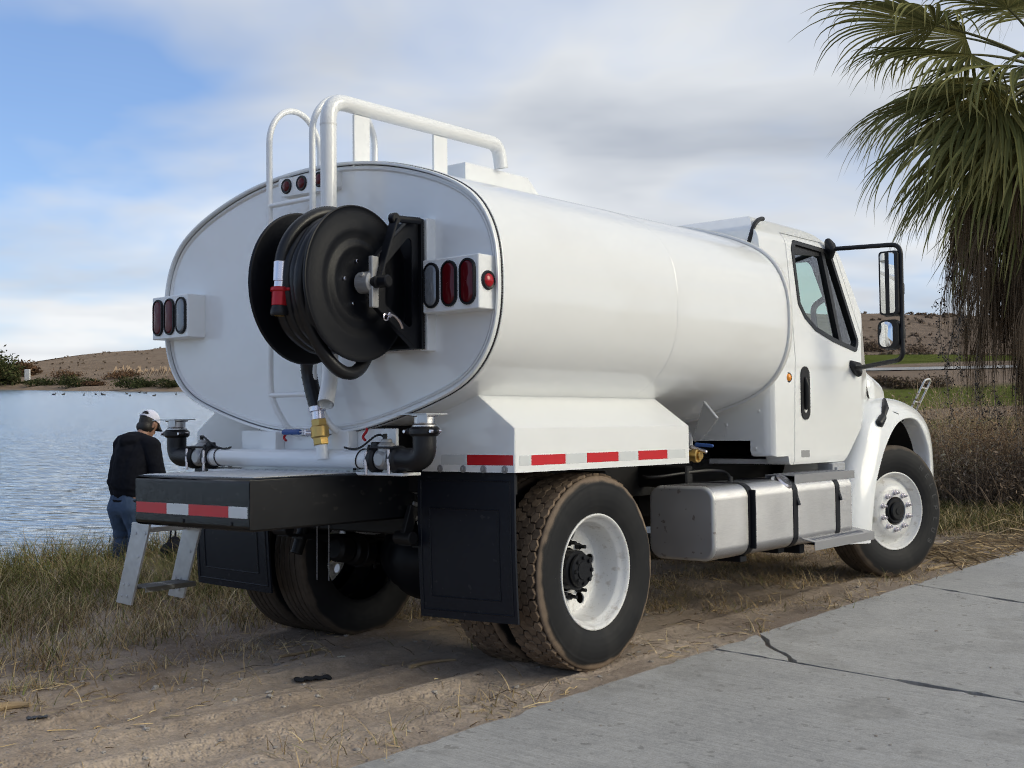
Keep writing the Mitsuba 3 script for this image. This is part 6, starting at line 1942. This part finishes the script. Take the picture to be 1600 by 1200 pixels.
# ---- pale tube frame beyond the bonnet
fp = lambda u, v, d: np.array([(u - 800) / 1864.0 * d, d, CAM_Z + (592 - v) / 1864.0 * d])
FD = 19.0
a0, a1, b0, b1 = fp(1424, 638, FD), fp(1445, 594, FD), fp(1431, 641, FD + 0.25), fp(1454, 596, FD + 0.25)
ext_ = (a0 - a1) * 1.5
frame = fillet([a0 + ext_, a1, fp(1452, 592, FD + 0.1), b1, b0 + ext_], 0.05, 6)
add('tube_frame__loop', tube(frame, 0.016, 10), 'white_enamel', smooth=40)
for t in (0.26, 0.75, 1.25, 1.75):
    add('tube_frame__crossbar', tube([a1 + (a0 - a1) * t, b1 + (b0 - b1) * t], 0.013, 8), 'white_enamel', smooth=40)
tag('tube_frame', 'white tube frame leaning in the grass just beyond the bonnet', 'frame')

# ================================================================ the man at the water's edge
def skin_mesh(bones, edge=0.018, it=12):
    """bones: list of chains of (x, y, z, r): hulls of neighbouring balls, joined, remeshed and smoothed"""
    hs = []
    for ch in bones:
        for a, b in zip(ch[:-1], ch[1:]):
            hs.append(hull([a, b], 18))
    m = Manifold.batch_boolean(hs, m3.OpType.Add)
    m = m.refine_to_length(edge)
    t = as_tm(m)
    t.merge_vertices()
    trimesh.smoothing.filter_taubin(t, lamb=0.5, nu=0.53, iterations=it)
    return t


pb = np.array(px_ground(214, 905, CAM_Z - 1.93))
PDp = 11.6
px_, py_ = (199 - 800) / 1864.0 * PDp, PDp
gz = CAM_Z - 2.05
M = Tm(px_, py_, gz) @ Rm(60, [0, 0, 1]) @ np.diag([0.97, 0.94, 1.045, 1.0])     # local: x = facing, y = left, z up
PS = 'person'
tag(PS, 'person in a white cap, black hooded sweatshirt and blue jeans, bent over at the water', 'person')
hipz, shz = 0.93, 1.33
hip_l, hip_r = (-0.02, 0.10, hipz), (-0.02, -0.10, hipz)
kn_l, kn_r = (0.05, 0.13, 0.50), (0.02, -0.12, 0.50)
an_l, an_r = (0.00, 0.15, 0.09), (-0.04, -0.13, 0.09)
sh_l, sh_r = (0.12, 0.205, shz), (0.12, -0.205, shz)
el_l, el_r = (0.16, 0.29, 1.06), (0.14, -0.29, 1.06)
wr_l, wr_r = (0.37, 0.12, 1.02), (0.36, -0.10, 1.02)
neck, head_ = (0.16, 0, 1.40), (0.27, 0.0, 1.51)


def w_(p, r):
    return (*p, r)


body = [[w_(hip_l, 0.085), w_(kn_l, 0.060), w_(an_l, 0.042)], [w_(hip_r, 0.085), w_(kn_r, 0.060), w_(an_r, 0.042)],
        [(0.0, 0.0, 0.95, 0.13), (0.03, 0, 1.10, 0.13), (0.07, 0.0, 1.25, 0.135), (0.12, 0, 1.33, 0.10), w_(neck, 0.062), (0.215, 0, 1.46, 0.058)],
        [w_(sh_l, 0.070), w_(el_l, 0.046), w_(wr_l, 0.030)], [w_(sh_r, 0.070), w_(el_r, 0.046), w_(wr_r, 0.030)], [w_(sh_l, 0.075), (0.10, 0, 1.32, 0.09), w_(sh_r, 0.075)]]
for s, wr in ((1, wr_l), (-1, wr_r)):
    wv = np.array(wr)
    palm = wv + [0.075, -s * 0.025, -0.03]
    body.append([(*wv, 0.030), (*palm, 0.032)])
    for f in range(4):
        k0 = palm + [0.02, -s * 0.005, 0.028 - 0.019 * f]
        L_ = (0.036, 0.042, 0.038, 0.030)[f]
        k1, k2, k3 = k0 + np.array([0.9, -s * 0.2, -0.25]) * L_, k0 + np.array([1.25, -s * 0.6, -0.7]) * L_, k0 + np.array([1.2, -s * 1.1, -1.2]) * L_
        body.append([(*k0, 0.0105), (*k1, 0.0095), (*k2, 0.009), (*k3, 0.008)])
    tb = wv + [0.04, -s * 0.02, 0.01]
    body.append([(*tb, 0.015), (*(tb + [0.025, -s * 0.03, 0.012]), 0.011), (*(tb + [0.05, -s * 0.045, 0.008]), 0.009)])
# the head bows forward: face points down and ahead
hd = np.array(head_)
tilt = math.radians(30)
fx, fz = np.array([math.cos(tilt), 0, -math.sin(tilt)]), np.array([math.sin(tilt), 0, math.cos(tilt)])
H = lambda x, y, z: hd + fx * x + np.array([0, y, 0]) + fz * z
hd_b = [[(*H(-0.020, 0, 0.045), 0.088), (*H(0.015, 0, 0.04), 0.084)], [(*H(0.01, 0, 0.0), 0.072), (*H(0.045, 0, -0.075), 0.042)], [(*H(0.075, 0, 0.02), 0.020), (*H(0.100, 0, -0.018), 0.014)], [(*H(0.065, 0.02, -0.05), 0.018), (*H(0.065, -0.02, -0.05), 0.018)],
        [(*H(0.07, 0.04, 0.035), 0.018), (*H(0.07, -0.04, 0.035), 0.018)]] + [[(*H(-0.01, s * 0.078, -0.005), 0.016), (*H(-0.018, s * 0.088, 0.025), 0.015), (*H(-0.01, s * 0.082, 0.035), 0.012)] for s in (1, -1)] + [[(0.215, 0, 1.46, 0.055), (*H(-0.01, 0, 0.0), 0.060)]]
add(f'{PS}__body', skin_mesh(body + hd_b, 0.012, 8), 'skin', smooth=True, m=M)
hood = [[(0.015, 0, 0.90, 0.150), (0.00, 0, 1.00, 0.168), (0.03, 0, 1.14, 0.172), (0.065, 0.0, 1.25, 0.172), (0.10, 0, 1.33, 0.14)],
        [(0.015, 0.065, 0.905, 0.135), (0.0, 0.075, 1.00, 0.150), (0.04, 0.08, 1.16, 0.150), (0.09, 0.10, 1.29, 0.125)], [(0.015, -0.065, 0.905, 0.135), (0.0, -0.075, 1.00, 0.150), (0.04, -0.08, 1.16, 0.150), (0.09, -0.10, 1.29, 0.125)],
        [w_(sh_l, 0.098), w_(el_l, 0.082), (0.22, 0.24, 1.045, 0.074), w_(wr_l, 0.052)], [w_(sh_r, 0.098), w_(el_r, 0.082), (0.21, -0.23, 1.045, 0.074), w_(wr_r, 0.052)], [w_(sh_l, 0.10), (0.11, 0, 1.35, 0.11), w_(sh_r, 0.10)],
        [(0.02, -0.075, 1.385, 0.060), (-0.02, 0.0, 1.375, 0.075), (0.02, 0.075, 1.385, 0.060)], [(0.02, -0.075, 1.385, 0.058), (0.10, -0.085, 1.415, 0.046), (0.19, -0.06, 1.40, 0.035)], [(0.02, 0.075, 1.385, 0.058), (0.10, 0.085, 1.415, 0.046), (0.19, 0.06, 1.40, 0.035)]]
t = skin_mesh(hood, 0.014, 10)
v = t.vertices
fold = meshkit.fbm(v * [9, 9, 14] + 4, 3, 3) - 0.5
fold2 = np.sin(v[:, 2] * 62 + 9 * meshkit.noise(v * 6, 2)) * np.exp(-((v[:, 2] - 0.93) / 0.10) ** 2)
t.vertices = v + t.vertex_normals * (0.022 * fold + 0.004 * fold2)[:, None]
add(f'{PS}__sweatshirt', t, 'black_cloth', smooth=True, m=M)
hem = skin_mesh([[(0.015, -0.075, 0.80, 0.138), (0.015, 0.075, 0.80, 0.138)], [(0.012, -0.075, 0.862, 0.146), (0.012, 0.075, 0.862, 0.146)]], 0.014, 6)
band = []
for z in (0.765, 0.80, 0.832, 0.845):
    a = np.linspace(0, 2 * np.pi, 48)
    rr = 1.0 + (0.02 if 0.78 < z < 0.84 else 0)
    band.append(np.column_stack([0.012 + 0.150 * rr * np.cos(a), 0.212 * rr * np.sin(a), np.full(48, z)]))
add(f'{PS}__sweatshirt_band', grid_mesh(np.array(band)), 'black_cloth', smooth=40, m=M)
jeans = [[(0.0, 0.055, 0.84, 0.130), (-0.02, 0.09, 0.76, 0.128), (0.02, 0.115, 0.62, 0.100), w_(kn_l, 0.088), (0.03, 0.14, 0.30, 0.080), (0.0, 0.15, 0.07, 0.076)], [(0.0, -0.055, 0.84, 0.130), (-0.02, -0.09, 0.76, 0.128), (0.01, -0.11, 0.62, 0.100), w_(kn_r, 0.088), (-0.01, -0.125, 0.30, 0.080), (-0.04, -0.13, 0.07, 0.076)],
         [(0.0, -0.06, 0.85, 0.128), (0.0, 0.06, 0.85, 0.128)], [(-0.03, -0.065, 0.78, 0.12), (-0.03, 0.065, 0.78, 0.12)]]
t = skin_mesh(jeans, 0.014, 8)
v = t.vertices
t.vertices = v + t.vertex_normals * (0.016 * (meshkit.fbm(v * [10, 10, 16] + 9, 3, 7) - 0.5) + 0.006 * np.sin(v[:, 2] * 55 + 8 * meshkit.noise(v * 7, 5)) * np.exp(-((v[:, 2] - 0.48) / 0.12) ** 2))[:, None]
add(f'{PS}__jeans', t, 'denim', smooth=True, m=M)
for s in (1, -1):
    pkt = [( -0.155 + 0.0, s * (0.05 + 0.0), 0.80), (-0.157, s * 0.14, 0.79)]
    a_ = np.array(an_l if s > 0 else an_r)
    add(f'{PS}__shoe', skin_mesh([[(*(a_ + [-0.03, 0, -0.035]), 0.050), (*(a_ + [0.07, 0, -0.045]), 0.043), (*(a_ + [0.16, 0, -0.055]), 0.034)]], 0.014, 6), 'black_plastic', smooth=True, m=M)
# cap: dome, opening at the back with strap, brim
P = []
for i, e in enumerate(np.linspace(0.02, math.pi / 2 - 0.02, 10)):
    row = []
    for a in np.linspace(0, 2 * math.pi, 49):
        rx, ry = 0.114, 0.098
        x, y, z = rx * math.cos(e) * math.cos(a), ry * math.cos(e) * math.sin(a), 0.108 * math.sin(e)
        row.append(H(x - 0.005, y, z + 0.055))
    P.append(row)
P = np.array(P)
cp = grid_mesh(P)
cp.merge_vertices()
fc = cp.triangles_center - hd
bx, by, bz = fc @ fx, fc[:, 1], fc @ fz
hole = (bx < -0.05) & (np.abs(by) < 0.050) & (bz > 0.070) & (bz < 0.118 - 8.0 * by ** 2)
cp.update_faces(~hole)
add(f'{PS}__cap', cp, 'white_cloth', smooth=True, m=M)
hairm = skin_mesh([[(*H(-0.025, 0, 0.045), 0.0905), (*H(-0.02, 0, 0.005), 0.086)], [(*H(-0.05, 0.03, -0.03), 0.055), (*H(-0.05, -0.03, -0.03), 0.055)]], 0.014, 4)
add(f'{PS}__hair', hairm, 'hair', smooth=True, m=M)
br = []
for t_ in (0.0, 0.35, 0.7, 1.0):
    row = []
    for a in np.linspace(-1.15, 1.15, 20):
        R0 = 0.108 + 0.078 * t_ * math.cos(a * 0.8)
        row.append(H(R0 * math.cos(a) - 0.005, 0.100 * math.sin(a) * (1 + 0.02 * t_), 0.062 - 0.020 * t_ - 0.030 * math.sin(a) ** 2 * t_))
    br.append(row)
br = np.array(br)
add(f'{PS}__cap_brim', [grid_mesh(br), grid_mesh(br - fz * 0.004)], 'hair', smooth=40, m=M)
add(f'{PS}__cap_strap', tube([H(-0.005 + 0.1165 * math.cos(a), 0.1 * math.sin(a), 0.064) for a in np.linspace(math.pi - 0.55, math.pi + 0.55, 10)], 0.007, 8), 'white_cloth', m=M)
# dark bag standing in the grass by the step
bgp = np.array([(270 - 800) / 1864.0 * 11.2, 11.2])
bz0 = CAM_Z - 1.86
t = skin_mesh([[(0, -0.05, 0.10, 0.10), (0, 0.05, 0.10, 0.10)], [(0, -0.06, 0.25, 0.095), (0, 0.06, 0.25, 0.095)], [(0, -0.04, 0.06, 0.07), (0, 0.04, 0.30, 0.07)]], 0.018, 8)
t.vertices = t.vertices + t.vertex_normals * (0.04 * (meshkit.fbm(t.vertices * 12, 3, 2) - 0.5))[:, None]
add('dark_bag__sack', t, 'black_cloth', smooth=True, m=Tm(bgp[0], bgp[1], bz0))
add('dark_bag__handle', tube(spline([(0, -0.06, 0.33), (0, -0.05, 0.45), (0, 0.05, 0.45), (0, 0.06, 0.33)], 14), 0.010, 8), 'black_cloth', m=Tm(bgp[0], bgp[1], bz0))
tag('dark_bag', 'dark bag in the grass seen through the drop step', 'bag')
